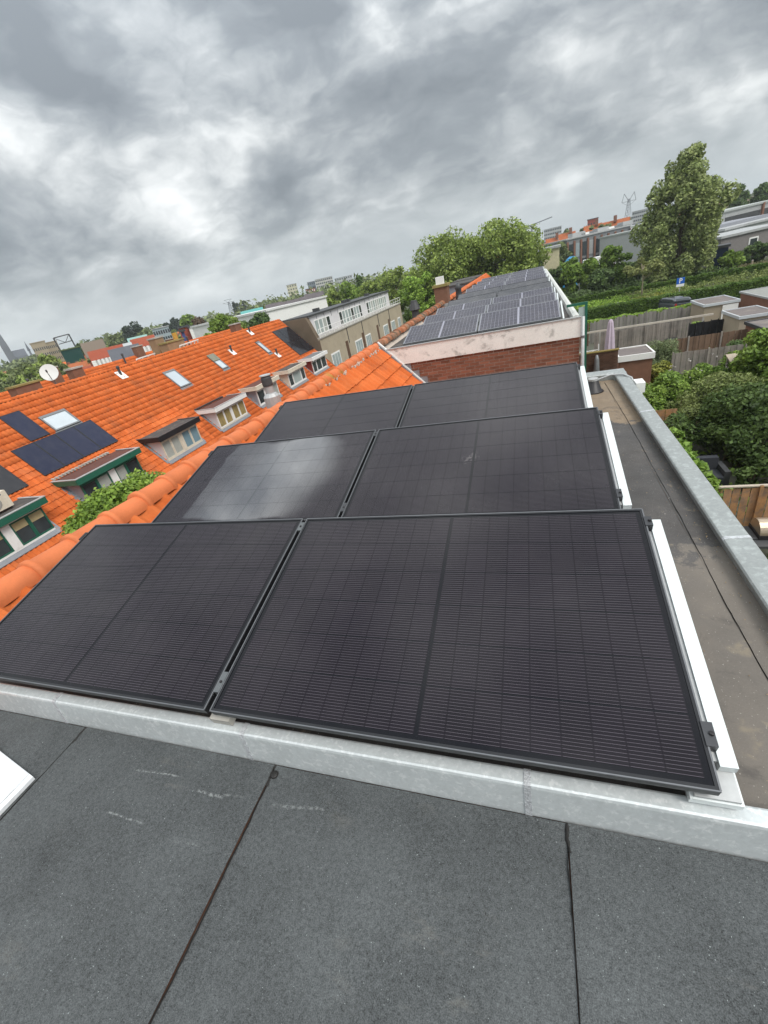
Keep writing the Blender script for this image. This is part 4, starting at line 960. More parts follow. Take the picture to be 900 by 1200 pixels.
for ya in (46.9, 52.0, 58.6, 64.0):
    mb = MB(); mb.beam((-18.07, ya, -4.0), (-18.07, ya, -2.45), .07, .07, (0, 1, 0)); mb.build('downpipe', M_dgrey, bb)
for k, y in enumerate((45.5, 54, 55.2, 63)):
    mb = MB(); mb.box(-20.9, -20.3, y, y + .6, -.199, .12); mb.build('roof_vent', M_dgrey, bb)
fu = MB(); fu.lathe((-5.2, 26.3, -.6), [(.22, -1.6), (.22, .0), (.33, .06), (.2, .45), (.18, .55)], 10)
t = thing('chimney_cowl', 'dark grey cowl on the roof edge beside the beige block', 'cowl', (-5.2, 26.3, -2.2)); fu.build('cowl', M_dgrey, t)

# ------------------------------------------------------------------ far things on the left: placed by bearing and distance
def oframe(o, ex, ey):
    o, ex, ey = np.array(o, float), np.array(ex, float), np.array(ey, float)
    return lambda v: o + np.asarray(v)[:, :1] * ex + np.asarray(v)[:, 1:2] * ey + np.asarray(v)[:, 2:] * np.array([0, 0, 1.])
def seen(px0, py0, px1, py1, D0, D1=None):
    """ground line between two bearings; returns frame (u along, v away, z up from ground), length, the two top heights"""
    a, b = at(px0, py0, D0), at(px1, py1, D1 or D0)
    e = (b - a) * [1, 1, 0]; L = np.linalg.norm(e); ex = e / L; ey = np.array([-ex[1], ex[0], 0])
    if np.dot(ey, (a - CC) * [1, 1, 0]) < 0: ey = -ey
    return oframe([a[0], a[1], G], ex, ey), L, a[2] - G, b[2] - G
def block(name, label, cat, px0, py0, px1, py1, D0, D1=None, depth=10, wall=None, roof=None, windows=None, wmat=None, pitched=0, group=None, roofname='roof', wframe=True):
    F, L, h0, h1 = seen(px0, py0, px1, py1, D0, D1); h = (h0 + h1) / 2
    t = thing(name, label, cat, tuple(F([[L / 2, 0, 0]])[0]), group)
    hw = h - pitched
    mb = MB(); mb.box(0, L, 0, depth, 0, hw, F)
    if pitched:
        for u in (0, L):
            mb.add(F([(u, 0, hw), (u, depth, hw), (u, depth / 2, h - .1)]), [(0, 1, 2)])
    w = mb.build('wall', wall or M_panelw, t)
    mb = MB()
    if pitched:
        for s in (0, 1):
            y0, y1 = (-.4, depth / 2) if s == 0 else (depth + .4, depth / 2)
            zz = hw - .4 * pitched / (depth / 2)
            mb.add(F([(-.3, y0, zz), (L + .3, y0, zz), (L + .3, y1, h), (-.3, y1, h), (-.3, y0, zz - .2), (L + .3, y0, zz - .2), (L + .3, y1, h - .2), (-.3, y1, h - .2)]),
                   [(0, 1, 2, 3), (4, 7, 6, 5), (0, 4, 5, 1), (1, 5, 6, 2), (2, 6, 7, 3), (3, 7, 4, 0)])
    else: mb.box(-.25, L + .25, -.25, depth + .25, hw + .002, hw + .35, F)
    mb.build(roofname, roof or M_dgrey, t)
    if windows:
        nu, zs, hh, fill = windows
        p = L / nu; top_ = max(zs) + hh
        if top_ > hw - .6: kz = max(.2, (hw - .8) / top_); zs = [z * kz for z in zs]; hh *= kz
        for z in zs:
            for i in range(nu):
                a, b = i * p + p * (1 - fill) / 2, i * p + p * (1 + fill) / 2
                mb = MB(); mb.box(a, b, -.06, .02, z, z + hh, F); wn = mb.build('window', wmat or M_glass, t)
    return t, F, L, h
# second row of houses behind the opposite one
RB = np.random.RandomState(70)
for i in range(8):
    y0 = 18 + i * 5.2; x = -40
    t = thing('terraced_house', 'orange roof of the second row, ' + ('at its left end', 'below the church trees', 'with a chimney right of the dish', 'with a vent pipe', 'with the chimney before the grey gables', 'under the white railing', 'under the mossy chimney', 'at its far right end')[i], 'house', (x, y0 + 2.6, G), 'second row of orange roofs')
    mb = MB(); mb.prism([(x - 4.6, G), (x + 4.6, G), (x + 4.6, -5.4), (x, -.50), (x - 4.6, -5.4)], y0, y0 + 5.19, 1); mb.build('wall', M_bwall, t)
    joined_tiles('roof_tiles', t, x, -.45, 1, y0, y0 + 5.19, .05, 2.4, M_tile, 90 + i)
    mb = MB(); mb.box(2.4, 6.6, y0, y0 + 5.19, -.02, .03, slope_frame(x, -.45, 1)); mb.box(.0, 6.6, y0, y0 + 5.19, -.02, .03, slope_frame(x, -.45, -1)); mb.build('roof_slope', M_tile, t)
    if i in (2, 4, 5): chimney(t, y0 + .4, x + .3, .1 + RB.uniform(-.1, .3), .6, 1.0)
    if i % 2: 
        mb = MB(); mb.lathe((x + .6, y0 + 3, -1.2), [(.09, 0), (.09, 1.1), (.14, 1.15), (.1, 1.3)], 7); mb.build('vent_pipe', M_dgrey, t)
for k, (p0, p1) in enumerate((((160, 421), (194, 410)), ((211, 405), (232, 398)))):
    a, b = at(*p0, 44), at(*p1, 47)
    t = thing('roof_railing', 'white tubular roof railing beyond the ridge, %s' % ('near the yellow slide' if k else 'left of the mossy chimney'), 'railing', tuple((a + b) / 2), 'white railings on the second row')
    mb = MB(); mb.beam(a, b, .09, .09); mb.build('top_rail', M_white, t)
    mb = MB(); mb.beam(a - [0, 0, .55], b - [0, 0, .55], .09, .09); mb.build('lower_rail', M_white, t)
    for s in np.linspace(0, 1, 6):
        p = a + (b - a) * s; mb = MB(); mb.beam(p, p - [.5, 0, .9], .08, .08, (0, 1, 0)); mb.build('strut', M_white, t)
def lone_chimney(label, px, py, D, w, l, m=None, cap=None):
    p = at(px, py, D); t = thing('chimney', label, 'chimney', (p[0], p[1], p[2] - 3))
    mb = MB(); mb.box(p[0] - w / 2, p[0] + w / 2, p[1] - l / 2, p[1] + l / 2, p[2] - 3, p[2]); mb.build('stack', m or M_brickbrown, t)
    mb = MB(); mb.box(p[0] - w / 2 - .06, p[0] + w / 2 + .06, p[1] - l / 2 - .06, p[1] + l / 2 + .06, p[2] + .002, p[2] + .12); mb.build('chimney_cap', cap or M_concrete, t)
M_tan = mat('tan_brick', (.30, .20, .12), .9, .1, var=.2, scale=2)
lone_chimney('tan brick chimney between the white railing and the mossy chimney', 182, 397, 46, .8, 1.0, M_tan)
lone_chimney('wide brown chimney with a yellow green mossy top', 201, 401, 45, .9, 2.2, M_tan, MATS['mossy_cap'])
t = thing('play_slide', 'orange yellow slide shape rising behind the mossy chimney', 'slide', tuple(at(204, 398, 60)))
a, b = at(207, 399, 60), at(203.5, 390, 60)
mb = MB(); mb.beam(a, b, .5, .25, (1, 0, 0)); mb.build('chute', mat('orange_yellow', (.55, .30, .05), .5, .3, var=.1), t)
t, F, L, h = block('banner', 'small blue banner beside the orange slide', 'banner', 212, 389.5, 215.5, 388.5, 80, depth=.1, wall=mat('banner_blue', (.06, .08, .22), .7), roof=M_dgrey)
# grey gables and the red roof with white dormers
block('gabled_house', 'grey gabled house with dark slate roof, left of the tan chimney', 'house', 128, 411, 143, 406.5, 72, depth=9, wall=mat('grey_brown_wall', (.20, .17, .15), .9), roof=mat('slate_roof', (.10, .105, .12), .8, .2, var=.2, scale=.6), pitched=2.4, windows=(3, [4.2], 1.3, .35), wmat=M_white)
block('gabled_house', 'grey gabled house with a dark roof, just right of its slate roofed neighbour', 'house', 146, 407, 160, 402.5, 76, depth=9, wall=MATS['grey_brown_wall'], roof=MATS['slate_roof'], pitched=2.4, windows=(3, [4.2], 1.3, .35), wmat=M_white)
M_redroof = mat('dark_red_roof', (.28, .070, .038), .8, .15, var=.15, scale=.4)
for k, (p0, p1, n_) in enumerate((((103, 413.5), (144, 402), 9), ((153, 399), (179, 391.5), 6))):
    t, F, L, h = block('red_roofed_terrace', 'long red roofed terrace with small white dormers, %s of the white gap' % ('left', 'right')[k], 'house', *p0, *p1, 112, depth=12, wall=M_bwall, roof=M_redroof, pitched=4.0)
    for i in range(n_):
        u = L * (i + .5) / n_
        mb = MB(); mb.box(u - .55, u + .55, .6, 3.2, h - 3.2, h - 1.9, F); mb.build('dormer', M_white, t)
block('white_house', 'white rendered house front between the two red roofed terraces', 'house', 145, 403, 152, 401, 111, depth=9, wall=M_white, roof=M_ltgrey, pitched=1.2)
# church, beige blocks, steel frame
p = at(-2, 392, 480)
F, L, h0, _ = seen(1.5, 407.5, 9, 404.5, 480)
ch = thing('church', 'grey church tower with a tall spire at the left edge of the skyline', 'church', tuple(F([[L / 2, 0, 0]])[0]))
M_hazeg = mat('church_stone', (.17, .18, .20), .9, .1, var=.1, scale=.05)
mb = MB(); mb.box(0, L, 0, L, 0, h0, F); mb.build('tower', M_hazeg, ch)
mb = MB(); mb.add(F([(0, 0, h0), (L, 0, h0), (L, L, h0), (0, L, h0), (L / 2, L / 2, h0 + 32)]), [(0, 1, 4), (1, 2, 4), (2, 3, 4), (3, 0, 4), (3, 2, 1, 0)]); mb.build('spire', M_hazeg, ch)
mb = MB(); mb.box(L, L + 9, 0, 12, 0, h0 * .62, F); mb.build('nave', M_hazeg, ch)
mb = MB(); mb.prism([(h0 - 1, 0), (h0 + 6, 0)], 0, 1) if False else mb.add(F([(L, 0, h0 * .62), (L + 9, 0, h0 * .62), (L + 9, 6, h0 * .62 + 5), (L, 6, h0 * .62 + 5), (L + 9, 12, h0 * .62), (L, 12, h0 * .62)]), [(0, 1, 2, 3), (3, 2, 4, 5), (0, 3, 5), (1, 4, 2)]); mb.build('nave_roof', mat('church_roof', (.12, .13, .15), .9), ch)
F, L, h0, _ = seen(33, 411, 35, 410, 560)
sp = thing('spire', 'thin dark spire between the church and the beige blocks', 'spire', tuple(F([[L / 2, 0, 0]])[0]))
mb = MB(); mb.box(0, L, 0, L, 0, h0, F); mb.build('tower', M_hazeg, sp)
hh = at(29, 399.5, 560)[2] - G
mb = MB(); mb.add(F([(-.5, -.5, h0), (L + .5, -.5, h0), (L + .5, L + .5, h0), (-.5, L + .5, h0), (L / 2, L / 2, hh)]), [(0, 1, 4), (1, 2, 4), (2, 3, 4), (3, 0, 4), (3, 2, 1, 0)]); mb.build('spire_cap', MATS['church_roof'], sp)
M_beigefar = mat('far_beige', (.36, .30, .21), .9, .1, var=.1, scale=.1)
block('apartment_block', 'beige flat block on the skyline, left of its pair', 'building', 35, 403.5, 52, 399.5, 300, wall=M_beigefar, roof=M_beigefar, windows=(7, [4, 7, 10, 13], 1.4, .5))
block('apartment_block', 'beige flat block on the skyline beside the steel frame', 'building', 53.5, 402.5, 66, 399.5, 310, wall=M_beigefar, roof=M_beigefar, windows=(6, [4, 7, 10, 13], 1.4, .5))
t = thing('steel_frame', 'open dark steel frame standing over the green hall', 'frame', tuple(at(73, 409, 190) * [1, 1, 0] + [0, 0, G]))
q = [at(72, 411, 190), at(62.5, 396.3, 190), at(80.5, 391.5, 190), at(86, 400.5, 190), at(69, 403.5, 190), at(84.5, 399, 190)]
mb = MB()
for a, b in ((q[0] * [1, 1, 0] + [0, 0, G], q[1]), (q[3] * [1, 1, 0] + [0, 0, G], q[2])): mb.beam(a, b, .3, .3, (0, 1, 0))
mb.build('post', M_dgrey, t)
mb = MB(); mb.beam(q[1], q[2], .3, .3); mb.beam(q[4], q[5], .25, .25); mb.beam(q[1], (q[4] + q[5]) / 2, .18, .18); mb.beam(q[2], (q[4] + q[5]) / 2, .18, .18); mb.build('truss', M_dgrey, t)
block('hall', 'dark green low hall below the steel frame', 'building', 71, 412, 93, 406.5, 185, depth=14, wall=mat('hall_green', (.010, .055, .045), .7, .2), roof=mat('hall_roof', (.10, .14, .05), .9))
block('house', 'brown roofed house right of the green hall', 'house', 94, 403, 119, 396.5, 210, depth=14, wall=MATS['grey_brown_wall'], roof=mat('brown_roof', (.17, .135, .105), .9, .1, var=.1), pitched=5)
block('hall', 'long pale teal roofed hall behind the red terraces', 'building', 149, 397, 171, 391.5, 240, depth=14, wall=M_hazeg, roof=mat('teal_roof', (.22, .37, .34), .7, .3), pitched=3)
block('glass_building', 'pale blue grey glazed building near the poplars', 'building', 178, 387, 197, 382, 210, depth=12, wall=mat('blue_grey_wall', (.30, .36, .38), .5, .4), roof=M_ltgrey, windows=(7, [6.5, 9.5], 1.6, .7))
block('brick_house', 'small red brick house with a white end wall beyond the ridge', 'house', 209, 386, 221, 382, 125, depth=9, wall=mat('far_red_brick', (.30, .07, .045), .9), roof=M_dgrey)
block('white_house', 'white end wall beside the small red brick house', 'house', 221.2, 384.5, 228, 382.5, 123, depth=9, wall=M_white, roof=M_dgrey)
block('warehouse', 'long white flat roofed warehouse behind the row end', 'building', 312, 364, 382, 349.5, 92, 104, depth=26, wall=M_white, roof=mat('pale_roof', (.62, .62, .61), .7), windows=None)
for k, (p0, p1) in enumerate((((311, 357.5), (330, 353)), ((330.5, 354), (350, 349.5)), ((351, 348.5), (362, 346)))):
    block('terraced_house', 'row of small dark roofed houses behind the white warehouse, %s part' % ('left', 'middle', 'right')[k], 'house', *p0, *p1, 190, depth=10, wall=mat('mauve_wall', (.26, .20, .19), .9), roof=mat('dark_roof', (.11, .095, .10), .85, var=.25, scale=.3), pitched=3.5, windows=(8, [4.0], 1.6, .4), wmat=M_white)
block('hall', 'teal roofed hall between the dark trees beyond the ridge', 'building', 282, 365.5, 307, 359.5, 200, depth=12, wall=M_hazeg, roof=mat('teal_roof_bright', (.10, .33, .31), .7, .3), pitched=3)
block('tower_block', 'pale yellow tower on the skyline above the warehouse', 'building', 335.5, 335, 347, 332, 640, depth=16, wall=mat('pale_yellow', (.55, .52, .36), .9), roof=M_hazeg, windows=(4, [8, 13, 18, 23, 28, 33], 2.2, .5))
t, F, L, h = block('apartment_block', 'pale flats with dark balcony bands on the skyline', 'building', 369, 328.5, 389, 323.5, 560, depth=16, wall=mat('flat_pale', (.50, .49, .45), .9), roof=M_ltgrey, windows=(9, [5, 9, 13, 17, 21, 25, 29], 1.9, .72))
block('apartment_block', 'dark blue grey flats left of the pale ones', 'building', 360, 332, 368.7, 329, 570, depth=16, wall=mat('flat_dark', (.16, .19, .22), .8), roof=M_dgrey, windows=(4, [6, 11, 16, 21, 26], 2.2, .6))
block('brick_block', 'red brown brick block below the pale flats', 'building', 358, 340, 369, 336.5, 420, depth=14, wall=MATS['far_red_brick'], roof=M_dgrey, windows=(5, [5, 9, 13], 1.8, .4), wmat=M_white)
for k in range(4):
    block('gabled_house', ('leftmost small white gable under the pale flats', 'mauve gable right of the leftmost white one under the flats', 'second white gable under the pale flats', 'rightmost mauve gable under the pale flats')[k], 'house', 357 + k * 5.5, 345.5 - k * 1.2, 361.5 + k * 5.5, 344.3 - k * 1.2, 240, depth=9, wall=M_white if k % 2 == 0 else MATS['mauve_wall'], roof=MATS['dark_roof'], pitched=4, group='small houses under the flats')
block('office_block', 'pale grey office block right of the flats on the skyline', 'building', 392, 327.5, 412, 321.5, 700, depth=20, wall=mat('far_grey', (.42, .43, .43), .9), roof=M_ltgrey, windows=(8, [8, 13, 18, 23], 2.2, .6))
def pylon(label, px, pyt, D, w, arms):
    p = at(px, pyt, D); H = p[2] - G; b = np.array([p[0], p[1], G]); r = np.array([CR[0, 0], CR[1, 0], 0]); r /= np.linalg.norm(r)
    t = thing('pylon', label, 'pylon', tuple(b)); f = np.array([-r[1], r[0], 0])
    mb = MB(); th = D * .0006
    top = b + [0, 0, H]
    for sx in (-1, 1):
        for sy in (-1, 1):
            mb.beam(b + r * sx * w / 2 + f * sy * w / 2, b + [0, 0, H * .86] + r * sx * w * .1 + f * sy * w * .1, th, th, (0, 1, .1))
    for k in range(7):
        z0, z1 = H * .86 * k / 7, H * .86 * (k + 1) / 7; w0, w1 = w / 2 * (1 - .8 * k / 7), w / 2 * (1 - .8 * (k + 1) / 7)
        for s in (-1, 1): mb.beam(b + r * s * w0 + f * w0 + [0, 0, z0], b - r * s * w1 + f * w1 + [0, 0, z1], th * .6, th * .6, (0, 1, .1))
    tag(mb.build('lattice_tower', M_hazeg, t), kind='stuff')
    for zf, wf in arms:
        mb = MB(); mb.beam(b + [0, 0, H * zf] - r * wf, b + [0, 0, H * zf] + r * wf, th * .9, th * .9)
        for s in (-1, 1): mb.beam(b + [0, 0, H * zf] + r * s * wf, b + [0, 0, H * (zf - .1)] + r * s * w * .1, th * .5, th * .5)
        mb.build('cross_arm', M_hazeg, t)
    return t, b, H, r
pylon('small power pylon on the skyline left of the poplars', 266.5, 350.5, 900, 9, ((.84, 11), (.97, 7)))
t, b, H, r = pylon('power pylon with a forked top on the right skyline', 737.5, 226, 600, 7, ((.80, 7),))
mb = MB()
for s in (-1, 1): mb.beam(b + [0, 0, H * .8], b + [0, 0, H] + r * s * 5, .4, .4, (0, 1, 0)); mb.beam(b + [0, 0, H * .8] + r * s * 7, b + [0, 0, H] + r * s * 5, .35, .35, (0, 1, 0))
mb.build('forked_head', M_hazeg, t)
pylon('blue grey mast tower just right of the tall tree', 855.5, 215, 420, 6, ((.9, 8), (.98, 5)))
# crane
p = at(623, 264.5, 800); b = np.array([p[0], p[1], G]); t = thing('crane', 'tower crane on the skyline behind the big trees', 'crane', tuple(b)); r = np.array([CR[0, 0], CR[1, 0], 0]); r /= np.linalg.norm(r)
mb = MB(); mb.beam(b, p, 2.6, 2.6, (0, 1, 0)); mb.build('mast', M_hazeg, t)
mb = MB(); mb.beam(p - r * 17 - [0, 0, 1.5], p + r * 30 + [0, 0, 5], 1.4, 1.4); mb.beam(p - r * 17 - [0, 0, 2], p - r * 11 - [0, 0, 2], 2.5, 3); mb.build('jib', M_hazeg, t)
# trees on the left
for k, (px, py, D, rx, n_) in enumerate(((8, 421, 130, metres(12, 8, 421, 130), 2600), (27, 418, 125, metres(10, 27, 418, 125), 2600), (47, 412, 128, metres(16, 47, 412, 128), 4200), (63, 420, 118, metres(10, 63, 420, 118), 2600))):
    p = at(px, py, D); grow('leafy_tree', ('pale green tree at the far left edge below the church', 'green tree below the thin spire', 'broad yellow green tree below the beige blocks', 'green tree just left of the green hall')[k], 'tree', (p[0], p[1], G), p[2], rx, rx, n_, .42, L_far if k != 2 else L_plane, 100 + k, z0=.15)
for k, (px, py, D, rx) in enumerate(((143.5, 379.5, 330, 3.0), (153.5, 377.5, 330, 3.6), (189.5, 374.5, 380, 3.2), (197, 371.5, 380, 1.6), (200, 371, 385, 1.6), (204, 371.5, 390, 1.6), (210, 371.5, 380, 2.6), (270.5, 352, 420, 1.7), (273.5, 352, 420, 1.7), (278.5, 351.5, 420, 1.7), (282, 351.5, 420, 1.7))):
    p = at(px, py - 4.5, D); grow('poplar_tree', ('left of two separate dark poplars on the left skyline', 'right of two separate dark poplars on the left skyline', 'widest poplar of the cluster left of the brick house', 'first thin poplar right of the widest one', 'second thin poplar of the tight skyline cluster', 'third thin poplar of the tight skyline cluster', 'bushy poplar at the right end of the skyline cluster', 'first of four thin poplars right of the small pylon', 'second of four thin poplars right of the small pylon', 'third of four thin poplars right of the small pylon', 'last of four thin poplars right of the small pylon')[k], 'tree', (p[0], p[1], G), p[2], rx, rx, 1500, .7, leafmat('leaf_cypress', (.018, .036, .014), (.032, .055, .02)), 120 + k, z0=.08, group='poplars on the left skyline', shape='tall', nb=16, br=(.5, .8), limbs=2)
p = at(226, 362, 150); grow('poplar_tree', 'reddish brown slim tree beside the small brick house', 'tree', (p[0], p[1], G), p[2], 2.2, 2.2, 1200, .4, leafmat('leaf_red', (.11, .07, .05), (.15, .10, .06)), 140, z0=.1, shape='tall', nb=18, br=(.5, .8))
p = at(318, 362, 96); grow('conifer_tree', 'slim dark conifer in front of the white warehouse', 'tree', (p[0], p[1], G), p[2], .9, .9, 900, .22, L_dark, 141, z0=.1, shape='tall', nb=18, br=(.5, .8))
for k, (px, py, D, rx, n_, m, lb) in enumerate(((130, 389, 260, metres(8, 130, 389, 260), 1600, L_far, 'pale round tree left of the two dark poplars'), (169, 386, 300, metres(10, 167, 383, 300), 1800, L_far, 'round green tree right of the two dark poplars'), (217, 364, 220, metres(12, 217, 364, 220), 2600, L_mid, 'tall green tree group beyond the brick house'),
        (253, 361.5, 78, metres(15, 253, 361.5, 78), 5200, L_mid, 'big dark green tree rising behind the tiled ridge'), (242, 376, 74, metres(8, 242, 376, 74), 2200, L_mid, 'smaller green tree beside the big one behind the ridge'), (272, 366, 82, metres(11, 272, 366, 82), 2600, L_plane, 'mid green tree right of the big one behind the ridge'),
        (299, 361, 88, metres(15, 299, 361, 88), 3600, L_dark, 'dark green tree left of the white warehouse'), (284, 371, 84, metres(8, 284, 371, 84), 1800, L_dark, 'low dark tree behind the ridge chimney'), (86, 391 + 8, 230, metres(5, 86, 391 + 8, 230), 1200, L_dark, 'dark tree right of the steel frame'))):
    p = at(px, py, D); grow('leafy_tree', lb, 'tree', (p[0], p[1], G), p[2], rx, rx, n_, D * .0032, m, 150 + k, z0=.15)
belt('tree_belt', 'distant belt of trees along the left skyline', 'trees', [at(x, 420, 460) * [1, 1, 0] + [0, 0, G] for x in np.linspace(-60, 350, 70)], [12.5 + 2.5 * math.sin(i * 1.7) + 2 * math.sin(i * .6) for i in range(70)], 26, 34000, 2.0, L_far, 170)
belt('tree_belt', 'belt of trees behind the warehouse and the flats', 'trees', [at(x, 350, 330) * [1, 1, 0] + [0, 0, G] for x in np.linspace(285, 480, 30)], [15 + 3 * math.sin(i * 1.9) for i in range(30)], 12, 12000, 1.5, L_far, 171)
belt('tree_belt', 'distant belt of trees along the right skyline', 'trees', [at(x, 260, 700) * [1, 1, 0] + [0, 0, G] for x in np.linspace(480, 960, 60)], [12 + 4 * math.sin(i * 1.3) for i in range(60)], 30, 20000, 2.6, L_far, 172)
# town between: scattered roofs and gardens out to the skyline
RT = np.random.RandomState(200)
M_towns = [M_redroof, M_tile, MATS['slate_roof'], MATS['brown_roof'], mat('orange_far_roof', (.36, .115, .048), .85, .1, var=.22, scale=.5, var2=.2, scale2=3), M_ltgrey]
cnt = 0
for k in range(400):
    D = math.exp(RT.uniform(math.log(130), math.log(520))); px = RT.uniform(-40, 330)
    d = ray(px, 400); az = math.atan2(d[0], d[1])
    c = np.array([CC[0] + D * math.sin(az), CC[1] + D * math.cos(az)])
    if c[1] < 20 or c[0] > -48 or cnt > 80 or (85 < px < 240 and D < 250): continue
    cnt += 1
    L, dp_, hw, hr = RT.uniform(8, 22), RT.uniform(8, 11), RT.uniform(2.6, 4.2), RT.uniform(1.8, 2.8)
    if D > 250: L *= 1.5
    ang = RT.choice([0, PI / 2]) + RT.uniform(-.1, .1)
    F = oframe([c[0], c[1], G], (math.cos(ang), math.sin(ang), 0), (-math.sin(ang), math.cos(ang), 0))
    t = thing('town_house', 'TOWN', 'house', (c[0], c[1], G), 'houses of the town on the left')
    mb = MB(); mb.box(0, L, 0, dp_, 0, hw, F); mb.add(F([(0, 0, hw), (0, dp_, hw), (0, dp_ / 2, hw + hr)]), [(0, 1, 2)]); mb.add(F([(L, 0, hw), (L, dp_, hw), (L, dp_ / 2, hw + hr)]), [(0, 1, 2)])
    wi = RT.randint(4); mb.build('wall', [M_bwall, M_panelw, MATS['mauve_wall'], MATS['grey_brown_wall']][wi], t)
    mb = MB(); mb.prism([(-.3, hw - .1), (dp_ / 2, hw + hr), (dp_ + .3, hw - .1), (dp_ + .3, hw + .15), (dp_ / 2, hw + hr + .25), (-.3, hw + .15)], -.2, L + .2, 0); mb.v[-1] = F(mb.v[-1]); ri = RT.choice(6, p=[.2, .2, .2, .15, .2, .05]); mb.build('roof', M_towns[ri], t)
    t['label'] = '%s left town house, %s walls, %s roof' % ('near' if D < 150 else 'middle distance' if D < 250 else 'far', ('brown brick', 'white', 'mauve', 'grey brown')[wi], ('dark red', 'bright orange tiled', 'slate', 'brown', 'orange', 'pale grey')[ri])
    if D < 260:
        for s in range(int(L / 5)):
            u = 2 + s * 5; mb = MB(); mb.box(u, u + .5, dp_ / 2 - .3, dp_ / 2 + .3, hw + hr - .3, hw + hr + .7, F); mb.build('chimney', M_bwall, t)
            mb = MB(); mb.box(u + 1.4, u + 2.8, -.05, .05, hw - 2, hw - .7, F); mb.box(u + 1.4, u + 2.8, dp_ - .05, dp_ + .05, hw - 2, hw - .7, F); tag(mb.build('window', M_white, t), kind='stuff')
for k in range(120):
    D = math.exp(RT.uniform(math.log(105), math.log(380))); px = RT.uniform(-40, 330); d = ray(px, 400); az = math.atan2(d[0], d[1])
    c = np.array([CC[0] + D * math.sin(az), CC[1] + D * math.cos(az), G])
    if c[1] < 20 or c[0] > -48: continue
    grow('garden_tree', '%s green tree among the houses of the left hand town' % ('small pale', 'small fresh', 'small olive')[k % 3], 'tree', c, G + RT.uniform(5, 9), RT.uniform(2, 4), RT.uniform(2, 4), 420, D * .004 + .1, [L_far, L_mid, L_plane][k % 3], 300 + k, z0=.2, group='garden trees of the town', nb=12, limbs=2)

# ------------------------------------------------------------------ trees beyond the rows
for k, (px, py, D, rx, n_, m, lb) in enumerate(((385, 333, 120, metres(15, 385, 333, 120), 4200, L_plane, 'olive green tree behind the left end of the beige block'), (405, 324, 122, metres(17, 405, 324, 122), 4600, L_mid, 'mid green tree behind the middle of the beige block'), (436, 322, 118, metres(21, 436, 322, 118), 5200, L_plane, 'wide olive tree behind the right end of the beige block'),
        (460, 310, 104, metres(22, 460, 310, 104), 5600, L_yellow if False else L_plane, 'loose yellow green tree right of the beige block'), (492, 314, 80, metres(25, 492, 314, 80), 8500, L_vine if False else L_bright, 'bright green tree just left of the brick chimney'), (478, 330, 92, metres(15, 478, 330, 92), 4200, L_mid, 'green tree tucked between the bright one and the beige block'))):
    p = at(px, py, D); grow('leafy_tree', lb, 'tree', (p[0], p[1], G), p[2], rx, rx, n_, D * .0030, m, 400 + k, z0=.12, nb=34, br=(.2, .36))
p = at(419, 316, 126); grow('conifer_tree', 'pointed conifer top rising over the beige block', 'tree', (p[0], p[1], G), p[2], 2.2, 2.2, 1800, .4, L_dark, 410, z0=.2, shape='cone', nb=26)
p = at(520, 268, 84); grow('plane_tree', 'large round plane tree left of its twin behind the far panels', 'tree', (p[0], p[1], G), p[2], 7.4, 6.5, 19000, .25, L_plane, 420, z0=.12, nb=95, br=(.2, .32), trunk=.35)
p = at(577, 254.5, 82); grow('plane_tree', 'largest plane tree, right of its twin behind the far panels', 'tree', (p[0], p[1], G), p[2], 8.2, 7, 22000, .25, L_plane, 421, z0=.10, nb=105, br=(.2, .32), trunk=.38)
p = at(607, 290, 78); grow('plane_tree', 'lower leafy tree at the right edge of the plane trees', 'tree', (p[0], p[1], G), p[2], 3.4, 3.4, 5200, .25, L_plane, 422, z0=.1, nb=34, br=(.2, .34))
# ------------------------------------------------------------------ right: offices, halls, far flats
block('apartment_block', 'pale slab of flats on the skyline right of the crane', 'building', 637.5, 270.5, 658, 264, 620, depth=14, wall=MATS['far_grey'], roof=M_ltgrey, windows=(10, [5, 9, 13, 17, 21], 1.8, .75))
block('apartment_block', 'grey slab of flats on the skyline behind the pylon', 'building', 741, 249, 764, 243, 520, depth=14, wall=MATS['far_grey'], roof=M_ltgrey, windows=(10, [5, 9, 13, 17, 21], 1.8, .75))
block('brick_block', 'dark brick flat roofed block behind the orange roofs', 'building', 688.5, 258, 701, 255.5, 330, depth=12, wall=MATS['far_red_brick'], roof=M_dgrey, windows=(4, [8, 12], 1.8, .5))
M_orfar = MATS['orange_far_roof']
for k, (p0, p1, D) in enumerate((((655, 276), (674, 269), 230), ((640, 281), (653, 277), 240), ((684.5, 265.5), (705, 260.5), 225), ((705.5, 260.8), (738, 254), 222), ((893, 228), (912, 224), 300))):
    t, F, L, h = block('orange_roofed_terrace', 'orange roofed houses on the right skyline, %s' % ('gable nearest the crane', 'low roof under the crane', 'roof left of the long one', 'long roof with dark chimneys', 'roof at the right edge'), 'house', *p0, *p1, D, depth=14, wall=M_panelw, roof=M_orfar, pitched=7) if False else block('orange_roofed_terrace', 'orange roofed houses on the right skyline, ' + ('gable nearest the crane', 'low roof under the crane', 'shorter roof beside the brick block', 'long roof with dark chimneys', 'roof between the two far right trees')[k], 'house', *p0, *p1, D, depth=14, wall=M_panelw, roof=M_orfar, pitched=7)
    for i in range(max(1, int(L / 9))):
        mb = MB(); mb.box(4 + i * 9, 5.2 + i * 9, 5.4, 6.6, h - .6, h + 1.6, F); mb.build('chimney', M_bwall, t)
        mb = MB(); mb.box(2 + i * 9, 3.6 + i * 9, .8, 3.4, h - 4.2, h - 2.6, F); mb.build('dormer', M_white, t)
of, F, L, h = block('office_building', 'long office building with a dark glass front behind the gardens', 'building', 664, 280.5, 739, 266, 150, 158, depth=16, wall=mat('office_grey', (.22, .23, .24), .6, .3), roof=M_ltgrey)
